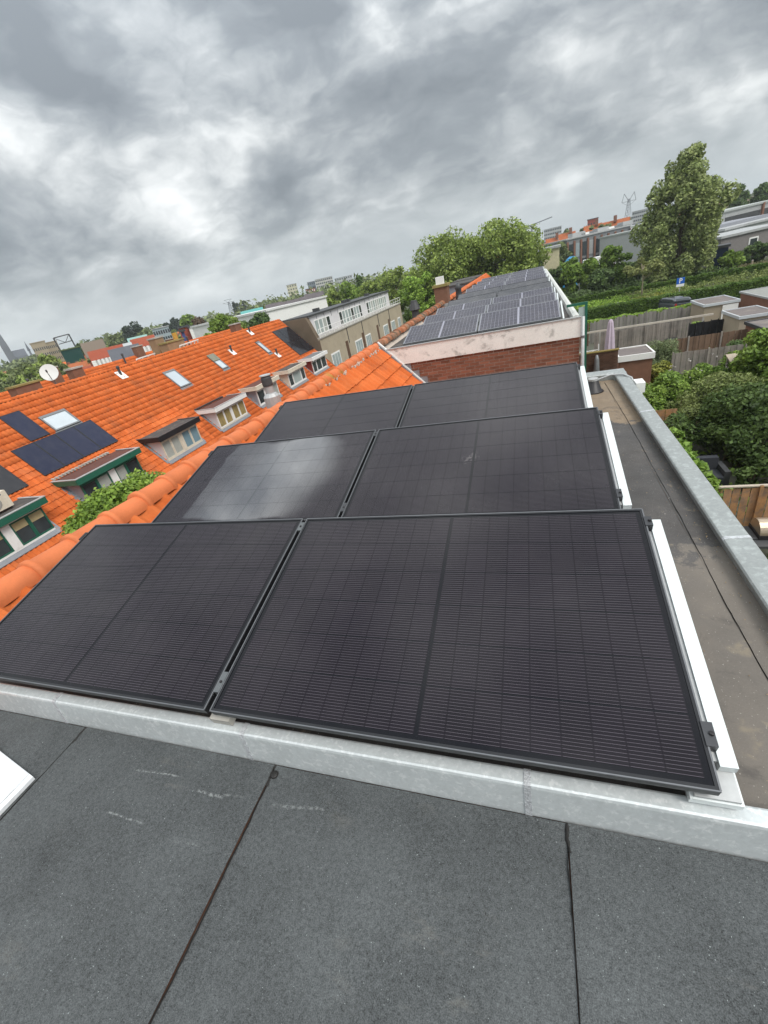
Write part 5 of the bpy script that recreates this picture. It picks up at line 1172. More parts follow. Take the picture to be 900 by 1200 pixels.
for i in range(9):
    u = L * .02 + i * L * .96 / 9; m = (M_glass, MATS['blue_grey_wall'], M_glass, M_ltgrey, M_glass, M_glasslt, M_grey, M_greyp, M_grey)[i]
    for z0, z1 in ((h - 4.6, h - 1.2), (h - 7.6, h - 5.2)):
        mb = MB(); mb.box(u + .3, u + L * .96 / 9 - .5, -.08, .05, z0, z1, F); mb.build('window', m, of)
    mb = MB(); mb.box(u - .35, u + .12, -.35, .04, h - 8, h - .5, F); mb.build('column', M_bwall, of)
for i in range(7):
    mb = MB(); u = 3 + i * L / 7.5; mb.box(u, u + RT.uniform(2, 5), 3, 6, h + .4, h + RT.uniform(.8, 1.4), F) if i % 3 == 0 else mb.box(u, u + 2.5, 3, 6, h + .4, h + .9, F); mb.build('rooftop_unit', (M_ltgrey, M_white, M_grey)[i % 3], of)
block('white_hall', 'white office end with small windows right of the dark glass', 'building', 739.5, 266.5, 768, 260.5, 150, depth=16, wall=M_white, roof=M_ltgrey, windows=(6, [7.5, 4.2], 1.5, .5))
lb_ = block('low_building', 'low building with a cream end wall and grey front near the plane trees', 'building', 636.5, 294, 655.5, 289.5, 92, depth=9, wall=mat('cream_wall', (.62, .56, .38), .8), roof=M_ltgrey)
t, F, L, h = block('low_building', 'grey front with teal glazing and a red base beside the cream wall', 'building', 622, 298.5, 636, 294.6, 93, depth=9, wall=M_ltgrey, roof=M_ltgrey)
mb = MB(); mb.box(.1, L - .1, -.05, .02, h - 3.2, h - 1.6, F); mb.build('window', MATS['teal_roof'], t)
mb = MB(); mb.box(.1, L - .1, -.08, .02, h - 5.0, h - 3.5, F); mb.build('base_panel', M_redp, t)
tp = at(677, 300, 96); t = thing('tarpaulin', 'bright blue tarpaulin tent among the garden trees', 'tarpaulin', (tp[0], tp[1], G))
F = oframe([tp[0] - 1.2, tp[1], G], (.94, .28, 0), (-.28, .94, 0)); z1 = tp[2] - G
mb = MB(); mb.prism([(-1.4, z1 - 2.2), (-.7, z1 - 1.3), (.3, z1 - .2), (.8, z1 + .1), (1.1, z1 - .6), (1.3, z1 - 1.8), (1.3, 0), (-1.4, 0)], 0, 2.5, 1); mb.v[-1] = F(mb.v[-1]); mb.build('sheet', mat('tarp_blue', (.04, .30, .62), .5, .3, var=.2, scale=1), t)
for k, (px, py) in enumerate(((703, 301), (714, 298))):
    p = at(px, py, 100); t = thing('delivery_van', 'white van parked behind the garden trees, %s of two' % ('left', 'right')[k], 'van', (p[0], p[1], G))
    F = oframe([p[0], p[1], 0], (.94, .28, 0), (-.28, .94, 0)); z1 = p[2]
    mb = MB(); mb.prism([(-2.4, z1 - 1.8), (-2.4, z1 - .1), (-2.2, z1), (1.2, z1), (1.9, z1 - .8), (2.5, z1 - 1.0), (2.6, z1 - 1.8)], 0, 1.9, 1); mb.v[-1] = F(mb.v[-1]); mb.build('body', M_white, t)
    mb = MB(); mb.box(.6, 1.5, -.02, .02, z1 - .8, z1 - .25, F); mb.build('window', M_glass, t)
    for u in (-1.5, 1.6):
        mb = MB(); c_ = F([[u, -.02, z1 - 1.85]])[0]; mb.tube([c_, c_ + F([[0, .22, 0]])[0] - F([[0, 0, 0]])[0]], .34, 12); mb.build('wheel', M_blackp, t)
    mb = MB(); c_ = F([[-2.6, -.3, 0]])[0]; mb.box(-3, 3, -.6, 2.6, G, z1 - 2.2, F); mb.build('loading_platform', M_concrete, t)
# industrial halls at the right edge
M_hall = mat('hall_pale', (.36, .385, .37), .8, .2, var=.06, scale=.3)
t, F, L, h = block('factory_hall', 'long industrial hall with dark strip windows behind the tall tree', 'building', 835, 251.5, 925, 232, 130, 150, depth=30, wall=M_ltgrey, roof=M_hall)
mb = MB(); mb.box(4, L * .62, -.08, .04, h - 3.0, h - 1.0, F); mb.build('strip_window', M_dgrey, t)
mb = MB(); mb.box(L * .66, L * .9, -.08, .04, h - 3.0, h - 1.0, F); mb.build('strip_window', M_dgrey, t)
mb = MB(); mb.box(L * .63, L * .65, -.4, .04, h - 4.5, h + .2, F); mb.build('pillar', M_bwall, t)
t, F, L, h = block('factory_hall', 'lower pale green hall in front of the strip windowed one', 'building', 850, 266.5, 925, 256, 112, 122, depth=14, wall=M_hall, roof=M_ltgrey)
mb = MB(); mb.box(0, L, 4, 12, h + .36, h + .9, F); mb.build('roof_monitor', M_greyp, t)
t, F, L, h = block('factory_hall', 'low grey brick outbuilding with one small white window at the right', 'building', 846, 277, 925, 264.5, 100, 108, depth=10, wall=mat('mauve_brick', (.20, .185, .18), .9), roof=M_ltgrey)
for u in (.42, .75):
    mb = MB(); mb.box(L * u, L * u + 1.6, -.07, .03, h - 2.2, h - .8, F); w = mb.build('window', M_white, t)
    mb = MB(); mb.box(L * u + .2, L * u + 1.4, -.09, -.071, h - 2.0, h - 1.0, F); mb.build('pane', M_glass, w)
t, F, L, h = block('container', 'dark blue shed wall between the tall tree and the bank', 'container', 835, 293, 854, 288.5, 93, depth=2.6, wall=mat('deep_blue', (.012, .030, .075), .6, .3), roof=M_dgrey)
for u in np.linspace(.05, .95, 9):
    mb = MB(); mb.box(L * u - .06, L * u + .06, -.05, .0, .1, h - .1, F); mb.build('rib', MATS['deep_blue'], t)
# right trees
p = at(809, 176, 88); BT = (p[0], p[1], G)
rng = np.random.RandomState(500); bt = thing('poplar_tree', 'tall broad grey green poplar towering over the allotments', 'tree', BT)
H_ = p[2] - G; bl = []
for k in range(190):
    f = rng.uniform(.06, .985); wid = np.interp(f, [0, .15, .32, .5, .68, .82, .92, 1], [4.0, 5.3, 6.0, 6.0, 5.3, 4.1, 2.5, .8]) * rng.uniform(.72, 1.12)
    a = rng.uniform(0, 2 * PI); rr_ = wid * math.sqrt(rng.uniform(.15, 1)) * .90
    bl.append((np.array([BT[0] + rr_ * math.cos(a), BT[1] + rr_ * math.sin(a), G + H_ * f]), np.array([1.15, 1.15, 1.45]) * rng.uniform(.45, 1.15) * (1.0 if f < .85 else .7)))
V, F_ = blob_leaves(bl, 34000, .24, rng); raw('crown', V, F_, leafmat('leaf_poplar', (0.167, 0.229, 0.066), (0.317, 0.365, 0.139)), bt)
mb = MB(); mb.tube([BT, np.array(BT) + [0, 0, H_ * .5], np.array(BT) + [.2, 0, H_ * .93]], [.5, .3, .06], 8)
for k in range(14):
    b_ = bl[rng.randint(len(bl))][0]; s = np.array([BT[0], BT[1], max(G + 1, b_[2] - 3.2)]); mb.tube([s, (s + b_) / 2 + [0, 0, .3], b_], [.18, .1, .04], 5)
mb.build('trunk', M_bark, bt)
for k, (px, py, D, rx, n_, m, lb) in enumerate(((664, 262, 260, metres(7, 664, 262, 260), 1500, L_far, 'round tree on the skyline beside the pale flats'), (640, 283, 110, metres(14, 640, 283, 110), 2600, L_mid, 'green tree behind the cream walled building'), (661, 281, 150, metres(10, 661, 281, 150), 1500, L_far, 'tree at the left end of the glass office'),
        (650, 306, 92, metres(15, 650, 306, 92), 3600, L_dark, 'dark tree just beyond the far end of the gutter'), (668, 300, 90, metres(15, 668, 300, 90), 4200, L_mid, 'tree left of the blue tarpaulin'), (690, 299, 91, metres(14, 690, 299, 91), 3600, L_mid, 'tree right of the blue tarpaulin'), (722, 279, 92, metres(18, 722, 279, 92), 5200, L_mid, 'tall leafy tree in front of the white office end'),
        (742, 305, 96, metres(14, 742, 305, 96), 2600, L_dark, 'dark shrub tree behind the pale small tree'), (705, 311, 86, metres(15, 705, 311, 86), 3600, L_dark, 'dark bushy tree in front of the white vans'), (782, 300, 92, metres(16, 782, 300, 92), 3000, L_dark, 'dark shrub at the left foot of the tall poplar'), (858, 290, 92, metres(13, 858, 290, 92), 2600, L_mid, 'shrub right of the dark blue shed wall'),
        (884, 284, 96, metres(19, 884, 284, 96), 3000, L_dark, 'dark shrubs below the outbuilding window'), (913, 280, 96, metres(14, 913, 280, 96), 2000, L_dark, 'dark shrub at the right edge below the outbuilding'), (869, 213, 210, metres(12, 869, 213, 210), 3000, L_dark, 'dark pine like tree on the skyline right of the poplar'), (897, 208, 215, metres(13, 897, 208, 215), 3000, L_dark, 'dark tree on the skyline at the right edge'), (685, 262, 240, metres(6, 685, 262, 240), 900, L_far, 'small tree before the orange roofs'), (752, 256, 200, metres(9, 752, 256, 200), 1500, L_far, 'tree in front of the grey slab of flats'))):
    p = at(px, py, D); grow('leafy_tree', lb, 'tree', (p[0], p[1], G), p[2], rx, rx, n_, D * .0030, m, 520 + k, z0=.06, nb=30, br=(.2, .38))
for k, (px, py) in enumerate(((692, 262), (703, 260.5), (713, 258), (724, 257), (733, 255))):
    p = at(px, py, 205); grow('leafy_tree', 'small tree in front of the orange roofs on the right, number counted from left: ' + ('first', 'second', 'third', 'fourth', 'last')[k], 'tree', (p[0], p[1], G), p[2], 2.2, 2.2, 500, .6, L_far, 740 + k, z0=.1, nb=12, group='small trees before the orange roofs')
RT = np.random.RandomState(210); cnt = 0
for k in range(200):
    D = math.exp(RT.uniform(math.log(240), math.log(640))); px = RT.uniform(500, 960); d = ray(px, 260); az = math.atan2(d[0], d[1])
    c = np.array([CC[0] + D * math.sin(az), CC[1] + D * math.cos(az)]); cnt += 1
    if cnt > 46: break
    L, dp_, hw, hr = RT.uniform(14, 34), RT.uniform(9, 12), RT.uniform(3.6, 6), RT.uniform(2, 3.4); ang = RT.uniform(-.3, .3)
    F = oframe([c[0], c[1], G], (math.cos(ang), math.sin(ang), 0), (-math.sin(ang), math.cos(ang), 0))
    t = thing('town_house', 'small house of the town on the right skyline', 'house', (c[0], c[1], G), 'houses of the town on the right')
    mb = MB(); mb.box(0, L, 0, dp_, 0, hw, F); wi = RT.randint(3); mb.build('wall', [M_bwall, M_panelw, MATS['mauve_wall']][wi], t)
    mb = MB(); mb.prism([(-.3, hw + .01), (dp_ / 2, hw + hr), (dp_ + .3, hw + .01), (dp_ + .3, hw + .15), (dp_ / 2, hw + hr + .25), (-.3, hw + .15)], -.2, L + .2, 0); mb.v[-1] = F(mb.v[-1]); ri = RT.choice(6, p=[.25, .1, .15, .15, .3, .05]); mb.build('roof', M_towns[ri], t)
    t['label'] = '%s house on right skyline, %s walls, %s roof' % ('nearer' if D < 400 else 'very distant', ('brown brick', 'white', 'mauve')[wi], ('dark red', 'bright orange tiled', 'slate', 'brown', 'orange', 'pale grey')[ri])

# ------------------------------------------------------------------ back gardens on the right
def fence(label, x0, x1, y, h, m, w=.145, wave=.04, seed=0, cap=None, postm=None, gap=.008, posts=1.9):
    rng = np.random.RandomState(seed); t = thing('fence', label, 'fence', ((x0 + x1) / 2, y, G))
    n = int((x1 - x0) / w)
    for i in range(n):
        a = x0 + i * w; top = G + h + rng.uniform(-1, 1) * wave * .5 + wave * 1.6 * abs(math.sin((a - x0) / posts * PI)) * .6
        mb = MB(); dy = (.0 if i % 2 else .022); mb.box(a + gap / 2, a + w - gap / 2, y + dy, y + dy + .018, G + .03, top); mb.build('slat', m, t)
    for a in np.arange(x0, x1 + .1, posts):
        mb = MB(); mb.box(a - .045, a + .045, y - .075, y - .002, G, G + h + .10); mb.build('post', postm or m, t)
    for z in (.35, h - .3):
        mb = MB(); mb.box(x0, x1, y + .041, y + .075, G + z, G + z + .07); mb.build('rail', m, t)
    if cap is not None:
        mb = MB(); mb.box(x0 - .02, x1, y - .03, y + .075, G + h + .06, G + h + .10); mb.build('cap_rail', cap, t)
    return t
fence('brown slatted fence with a pale cap beside the barbecue', 6.1, 9.4, 13.55, 1.72, M_woodor, .235, 0, 1, gap=.035, cap=mat('pale_cap_wood', (.46, .40, .33), .8, .1), posts=1.65)
fence('short stub of orange brown fence just outside the zinc kerb', 6.2, 7.45, 21.3, 1.80, M_woodor, .15, 0, 2)
fence('grey picket fence closest to us behind the rose bushes', 9.6, 13.4, 31.5, 1.85, M_wood, .16, .03, 3)
fence('brown board fence in front of the black mesh screen', 9.6, 14.9, 35.6, 1.85, M_woodbr, .17, .02, 4, postm=M_wood)
fence('long grey fence behind the lilac parasol', 6.3, 13.4, 42.0, 1.85, M_wood, .15, .09, 5)
fence('farthest grey fence with a scalloped top below the hedge', 6.6, 15.0, 48.0, 1.85, mat('grey_fence_far', (.25, .235, .215), .9, .1, var=.15, scale=2, objr=.4), .15, .2, 6)
fence('dark brown fence panel at the left end of the grey fences', 4.4, 6.45, 47.0, 2.0, M_woodbr, .16, 0, 7)
bm_ = thing('pergola_beam', 'long whitewashed beam crossing the gardens on two posts', 'beam', (9.6, 41, G))
mb = MB(); mb.beam((4.9, 41.1, -5.95), (14.2, 40.2, -5.86), .09, .13); mb.build('beam', mat('whitewashed', (.55, .50, .43), .8, .1, var=.15), bm_)
for x, y in ((6.55, 40.9), (13.6, 40.3)):
    mb = MB(); mb.box(x - .06, x + .06, y - .06, y + .06, G, -6.02); mb.build('post', M_concrete, bm_)
# black mesh screen
sc = thing('mesh_screen', 'black mesh garden screen with dark posts in front of the beige shed', 'screen', (14, 39.6, G))
M_mesh = mat('black_mesh', (.016, .016, .018), .8, .2, var=.2, scale=3)
for k in range(6):
    a = 12.55 + k * .46; mb = MB(); mb.box(a + .03, a + .43, 39.60, 39.62, G + .1, -6.22 + .04 * (k % 2)); mb.build('mesh_panel', M_mesh, sc)
for k in range(7):
    a = 12.55 + k * .46; mb = MB(); mb.box(a - .025, a + .025, 39.57, 39.64, G, -6.12); mb.build('post', M_blackp, sc)
# sheds
def shed(label, x0, x1, y0, y1, zt, wall, trim, roof=M_shedfelt, trimh=.16):
    t = thing('garden_shed', label, 'shed', ((x0 + x1) / 2, (y0 + y1) / 2, G))
    mb = MB(); mb.box(x0, x1, y0, y1, G, zt - .05); mb.build('wall', wall, t)
    e = .10; r = .09
    mb = MB(); mb.box(x0 - e + r, x1 + e - r, y0 - e + r, y1 + e - r, zt - .049, zt - .02); mb.build('roof', roof, t)
    mb = MB()
    mb.box(x0 - e, x1 + e, y0 - e, y0 - e + r, zt - trimh, zt + .03); mb.box(x0 - e, x1 + e, y1 + e - r, y1 + e, zt - trimh, zt + .03); mb.box(x0 - e, x0 - e + r, y0 - e + r, y1 + e - r, zt - trimh, zt + .03); mb.box(x1 + e - r, x1 + e, y0 - e + r, y1 + e - r, zt - trimh, zt + .03)
    mb.build('roof_trim', trim, t); return t
M_shedtan = mat('shed_tan', (.34, .285, .215), .9, .1, var=.1, scale=1)
M_shedtrim = mat('shed_trim', (.50, .53, .55), .6, .3, var=.08)
t = shed('tan shed with an open white garage doorway, farthest of the flat sheds', 14.7, 17.0, 44.0, 47.4, -5.72, M_shedtan, M_shedtrim)
mb = MB(); mb.box(15.95, 16.10, 43.93, 43.995, G, -5.95); mb.box(16.86, 17.0, 43.93, 43.995, G, -5.95); mb.box(16.10, 16.86, 43.93, 43.995, -6.35, -5.95); mb.build('door_frame', M_white, t)
mb = MB(); mb.box(16.1, 16.86, 43.97, 43.99, G, -6.351); mb.build('doorway', M_blackp, t)  # flat black sheet painting in the dark inside of the shed
for u, z in ((16.2, -7.3), (16.45, -7.0), (16.62, -7.4)):
    mb = MB(); mb.box(u, u + .16, 43.9, 43.965, z, z + .3); mb.build('stored_box', M_ltgrey, t)
t = shed('beige shed right behind the black mesh screen', 14.75, 16.7, 36.8, 40.0, -5.72, mat('shed_beige', (.40, .35, .27), .9, .1, var=.1, scale=1.3), M_shedtrim)
t = shed('red brown brick shed at the right edge near the hedge', 17.9, 22.0, 41.0, 46.4, -5.50, MATS['plain_brick_wall'], M_ltgrey, roof=mat('grey_shed_roof', (.26, .265, .25), .9, .1, var=.12), trimh=.1)
mb = MB(); mb.box(18.6, 19.0, 40.95, 40.995, -6.4, -6.0); mb.build('wall_lamp', M_white, t)
t = shed('low brick shed with a white framed brown door, half hidden by leaves', 14.85, 17.4, 33.2, 36.0, -5.95, M_bwall, M_dgrey)
mb = MB(); mb.box(14.78, 14.85, 33.28, 33.36, G, -6.15); mb.box(14.78, 14.85, 34.2, 34.28, G, -6.15); mb.box(14.78, 14.85, 33.36, 34.2, -6.25, -6.15); mb.build('door_frame', M_white, t)
mb = MB(); mb.box(14.80, 14.848, 33.37, 34.19, G, -6.26); mb.build('door', mat('brown_door', (.06, .032, .022), .6, .3), t)
t = shed('brick house extension with a white fascia and flat roof', 6.05, 7.75, 28.2, 30.3, -5.32, M_brickbrown, M_white, roof=M_shedfelt, trimh=.30)
mb = MB(); mb.box(5.80, 6.0, 28.12, 28.2, G, -5.5); mb.build('wall_end', M_bwall, t)
bw2 = thing('garden_wall', 'dark brown brick garden wall left of the flat roofed extension', 'wall', (5, 28.1, G))
mb = MB(); mb.box(3.2, 5.92, 28.0, 28.16, G, -4.86); mb.build('wall_face', mat('dark_brick', (.115, .07, .05), .9, .1, var=.15, scale=2, var2=.2, scale2=22), bw2)
rngb = np.random.RandomState(77); mb = MB()
for r in range(22):
    for i in range(12):
        x = 3.25 + i * .225 + (.11 if r % 2 else 0)
        if x > 5.68: continue
        z = -4.92 - r * .085; mb.box(x, x + .21, 27.985 + rngb.uniform(-.004, .004), 28.0 - .001, z - .07, z)
tag(mb.build('bricks', mat('dark_brick_face', (.10, .058, .040), .9, .1, var=.1, island=.5), bw2), kind='stuff')
mb = MB(); mb.box(3.15, 5.97, 27.95, 28.2, -4.859, -4.80); mb.build('mossy_coping', mat('moss_coping', (.22, .17, .06), .9, .1, var=.3, scale=6), bw2)
fu = thing('garden_parasol', 'furled grey parasol cover leaning at the dark brick garden wall', 'parasol', (4.78, 27.8, G))
mb = MB(); mb.lathe((4.78, 27.8, G), [(.03, 0), (.03, 1.9), (.14, 2.0), (.17, 2.3), (.13, 3.0), (.06, 3.25)], 10); mb.build('cover', M_grey, fu, smooth=True)
# lilac parasol, white trellis, black planter
q0 = at(716, 374, 41.5); pr = thing('garden_parasol', 'closed lilac garden parasol by the grey fence', 'parasol', (q0[0], q0[1], G)); zt = q0[2]
mb = MB(); mb.lathe((q0[0], q0[1], G), [(.04, 0), (.04, .8), (.05, .85)], 8); mb.build('pole', M_ltgrey, pr)
mb = MB(); V = []; hgt = zt - G
n = 16
for z, r in ((.62, .34), (.75, .33), (hgt * .6, .26), (hgt - .25, .16), (hgt - .08, .10), (hgt, .03)):
    V += [(q0[0] + r * (1 + .28 * (j % 2)) * math.cos(2 * PI * j / n), q0[1] + r * (1 + .28 * (j % 2)) * math.sin(2 * PI * j / n), G + z) for j in range(n)]
mb.add(V, [(i * n + j, i * n + (j + 1) % n, (i + 1) * n + (j + 1) % n, (i + 1) * n + j) for i in range(5) for j in range(n)]); mb.build('canopy', mat('lilac_fabric', (.50, .42, .50), .9, .1, var=.1), pr, smooth=False)
tr = thing('trellis', 'small white garden trellis beside the dark brick garden wall', 'trellis', (4.9, 33, G))
for x in (4.35, 4.75, 5.15, 5.5): mb = MB(); mb.box(x - .03, x + .03, 32.97, 33.03, G, -5.72 + (.35 if x > 5.4 else 0)); mb.build('upright', M_white, tr)
for z in (-5.8, -6.15): mb = MB(); mb.beam((4.3, 33.04, z), (5.55, 33.04, z + .05), .05, .06); mb.build('crossbar', M_white, tr)
ob = thing('planter', 'small black planter in front of the grey fence', 'planter', (11.7, 40.6, G)); mb = MB(); mb.lathe((11.7, 40.6, G), [(.35, 0), (.42, .8), (.46, .82), (.44, .9), (.1, .92)], 10); mb.build('tub', M_blackp, ob)
mb = MB(); mb.lathe((12.3, 40.5, G), [(.3, 0), (.36, .7), (.34, .8), (.1, .82)], 10); ob2 = thing('planter', 'second black planter just left of the mesh screen', 'planter', (12.3, 40.5, G)); mb.build('tub', M_blackp, ob2)
# barbecue and sofa
bq = thing('barbecue', 'barbecue with a tan and silver drum lid below the brown fence', 'barbecue', (7.75, 12.45, G))
mb = MB(); n = 14; V = []
for x in (7.35, 8.15): V += [(x, 12.45 + .34 * math.cos(PI * k / n), -7.28 + .36 * math.sin(PI * k / n)) for k in range(n + 1)]
mb.add(V, [(k, k + 1, n + 2 + k, n + 1 + k) for k in range(n)] + [tuple(range(n + 1)), tuple(range(n + 1, 2 * n + 2))]); mb.build('lid', mat('lid_metal', (.50, .40, .30), .28, .5, metal=.7, var=.15, scale=5), bq)
mb = MB(); mb.box(7.33, 8.17, 12.08, 12.82, -7.52, -7.285); mb.build('tub', M_blackp, bq)
mb = MB(); mb.box(7.2, 8.9, 11.75, 12.078, -7.50, -7.42); mb.box(7.0, 7.32, 12.1, 12.8, -7.45, -7.38); mb.build('side_shelf', M_dgrey, bq)
for x in (7.4, 8.1):
    for y in (12.12, 12.78): mb = MB(); mb.box(x - .03, x + .03, y - .03, y + .03, G, -7.521); mb.build('leg', M_dgrey, bq)
sf = thing('garden_sofa', 'grey cushioned garden sofa under the big dark shrub', 'sofa', (7.9, 17.3, G))
mb = MB(); mb.box(6.95, 8.2, 16.9, 17.9, G + .02, G + .28); mb.build('base', M_dgrey, sf)
mb = MB(); mb.box(6.97, 8.0, 16.85, 17.65, G + .281, G + .45); mb.build('seat_cushion', mat('cushion_grey', (.045, .048, .055), .9, .1, var=.1), sf)
mb = MB(); mb.box(6.97, 8.0, 17.60, 17.85, G + .451, G + .95); mb.build('back_cushion', MATS['cushion_grey'], sf)
mb = MB(); mb.box(8.02, 8.2, 16.88, 17.9, G + .281, G + .66); mb.build('armrest', M_dgrey, sf)
# shrubs
def shrub(name, label, cat, blobs, n, leaf, m, seed, asp=.55, stem=True, group=None):
    rng = np.random.RandomState(seed); bl = []
    for (x, y, zt, r, h) in blobs:
        bl += clumps((x, y, (zt + zt - h) / 2), (r, r, h / 2), 14, rng, (.3, .5))
    c = blobs[0]; t = thing(name, label, cat, (c[0], c[1], G), group)
    V, F = blob_leaves(bl, n, leaf, rng, asp); raw('foliage', V, F, m, t)
    if stem:
        mb = MB()
        for (x, y, zt, r, h) in blobs:
            for k in range(3): mb.tube([(x + rng.uniform(-.2, .2), y + rng.uniform(-.2, .2), G), (x + rng.uniform(-r, r) * .5, y + rng.uniform(-r, r) * .5, zt - h * .3)], [.05, .02], 5)
        mb.build('stem', M_bark, t)
    return t
shrub('shrub', 'huge dark green shrub spreading behind the grey sofa', 'shrub', [(10.6, 19.6, -4.9, 2.2, 3.2), (9.3, 20.6, -5.3, 1.7, 2.9), (12.2, 20.4, -4.7, 2.2, 3.4), (11.2, 17.6, -5.2, 1.7, 2.9), (13.6, 18.4, -4.9, 2.0, 3.2), (9.5, 18.3, -5.7, 1.3, 2.4), (10.2, 16.4, -6.0, 1.3, 2.1), (12.2, 15.8, -5.7, 1.6, 2.4), (8.9, 19.4, -6.2, .9, 1.9), (7.7, 20.3, -6.0, 1.0, 2.1), (8.75, 16.6, -7.0, .5, 1.1)], 56000, .085, leafmat('leaf_bigshrub', (0.050, 0.094, 0.024), (0.097, 0.149, 0.038)), 600)
shrub('shrub', 'feathery olive green shrub above the huge dark one', 'shrub', [(12.4, 23.2, -4.9, 2.2, 3.2), (9.9, 23.6, -5.6, 1.9, 2.5), (14.6, 22.8, -4.6, 2.1, 3.4), (8.2, 23.4, -6.3, 1.2, 1.9)], 26000, .085, leafmat('leaf_feather', (0.138, 0.189, 0.050), (0.232, 0.276, 0.095)), 601, .35)
shrub('bush', 'dense green bush just outside the far end of the zinc kerb', 'bush', [(7.7, 25.3, -5.9, 1.3, 2.3), (6.9, 24.2, -6.4, .9, 1.8)], 11000, .09, L_mid, 602)
shrub('rose_bush', 'wide rose bush with a few pale blossoms', 'bush', [(10.2, 27.4, -6.1, 1.5, 2.0), (12.4, 27.2, -5.9, 1.4, 2.2), (8.9, 28.3, -6.5, 1.0, 1.7)], 14000, .09, L_mid, 603)
rng = np.random.RandomState(604); t = thing('climbing_rose', 'scattered pale pink and white roses on the wide bush', 'flowers', (10, 27, -6))
Pp = np.array([(rng.uniform(8.0, 13.0), rng.uniform(26.0, 28.5), 0) for _ in range(22)]); Pp[:, 2] = -6.15 + rng.uniform(-.35, .25, 22)
rngq = np.random.RandomState(605)
V, F = leaf_quads(np.repeat(Pp, 7, 0) + rngq.normal(0, .03, (154, 3)), .030, rngq, .9); tag(raw('blossoms', V, F, L_rose, t), kind='stuff')
shrub('bush', 'green bush with tall stems in front of the grey picket fence', 'bush', [(12.8, 29.6, -6.0, 1.3, 2.2), (14.6, 30.5, -5.8, 1.3, 2.4)], 10000, .09, L_bright if False else L_mid, 606)
shrub('bush', 'bush with yellow flowers against the brick extension', 'bush', [(8.5, 30.2, -6.1, .9, 2.0), (7.9, 31.0, -6.2, .6, 1.9)], 5200, .09, L_yellow, 607)
qt = gz(905, 425, -6.0); grow('garden_tree', 'leafy garden tree overhanging the right edge by the low brick shed', 'tree', (qt[0], qt[1], G), -4.25, 1.5, 1.5, 14000, .10, L_mid, 608, z0=.18, nb=46, br=(.2, .34))
shrub('bush', 'bright green bush at the right edge under the garden tree', 'bush', [(15.6, 25.6, -5.3, 1.7, 2.8)], 9000, .09, L_bright, 609)
shrub('olive_bush', 'round grey green bush beside the brown board fence', 'bush', [(9.35, 32.6, -5.15, 1.25, 3.0), (8.9, 32.4, -5.9, .9, 2.2), (9.9, 32.6, -5.8, .8, 2.2)], 12000, .085, L_olive, 610, .3)
shrub('bush', 'small bright shrub by the open shed doorway', 'bush', [(13.9, 43.2, -6.6, .75, 1.5)], 2600, .1, L_bright, 611)
vq = [gz(px, py, -6.1) for px, py in ((790, 500), (803, 517), (815, 534), (826, 550), (795, 512), (832, 561))]
shrub('vine', 'pale green vine leaves just outside the middle of the zinc kerb', 'vine', [(v_[0], v_[1], -5.95, .36, 1.5) for v_ in vq], 2600, .115, L_vine, 612, .8)
shrub('vine', 'pale green leaves hanging beside the barbecue', 'vine', [(6.75, 12.5, -7.0, .28, 1.1), (6.9, 11.8, -7.2, .25, .9)], 700, .09, L_vine, 613, .8)
shrub('bush', 'dark bush below the mesh screen and the beige shed', 'bush', [(13.6, 33.0, -6.4, 1.1, 1.8), (11.8, 33.2, -6.8, .8, 1.4)], 5000, .10, L_dark, 614)
qp = gz(873, 421, -6.0) - np.array([14.05, 29.4, 0])
pv = thing('patio_roof', 'pale slabs of a small patio roof among the bushes', 'roof', (14.0 + qp[0], 29.4 + qp[1], -5.9))
mb = MB(); x0, x1, y0, y1 = 13.4 + qp[0], 14.7 + qp[0], 28.7 + qp[1], 30.1 + qp[1]
mb.add([(x0, y0, -6.2), (x1, y0, -6.2), (x1, y1, -5.8), (x0, y1, -5.8), (x0, y0, -6.26), (x1, y0, -6.26), (x1, y1, -5.86), (x0, y1, -5.86)], [(0, 1, 2, 3), (4, 7, 6, 5), (0, 4, 5, 1), (1, 5, 6, 2), (2, 6, 7, 3), (3, 7, 4, 0)]); mb.build('sheet', mat('patio_pale', (.40, .34, .27), .8, .2, var=.1), pv)
mb = MB()
for x in (x0 + .1, x1 - .1):
    for y in (y0 + .1, y1 - .1): mb.box(x - .04, x + .04, y - .04, y + .04, G, -6.24 if y < (y0 + y1) / 2 else -5.86)
tag(mb.build('posts', M_wood, pv), kind='stuff')
rng = np.random.RandomState(615); Pq = np.stack([rng.uniform(2.4, 18, 9000), rng.uniform(10, 42, 9000), G + rng.uniform(.0, .35, 9000) ** 1.2], 1)
V, F = leaf_quads(Pq, .12, rng); tag(raw('ground_cover', V, F, L_mid), 'low green ground cover in the back gardens', 'plants', kind='stuff')
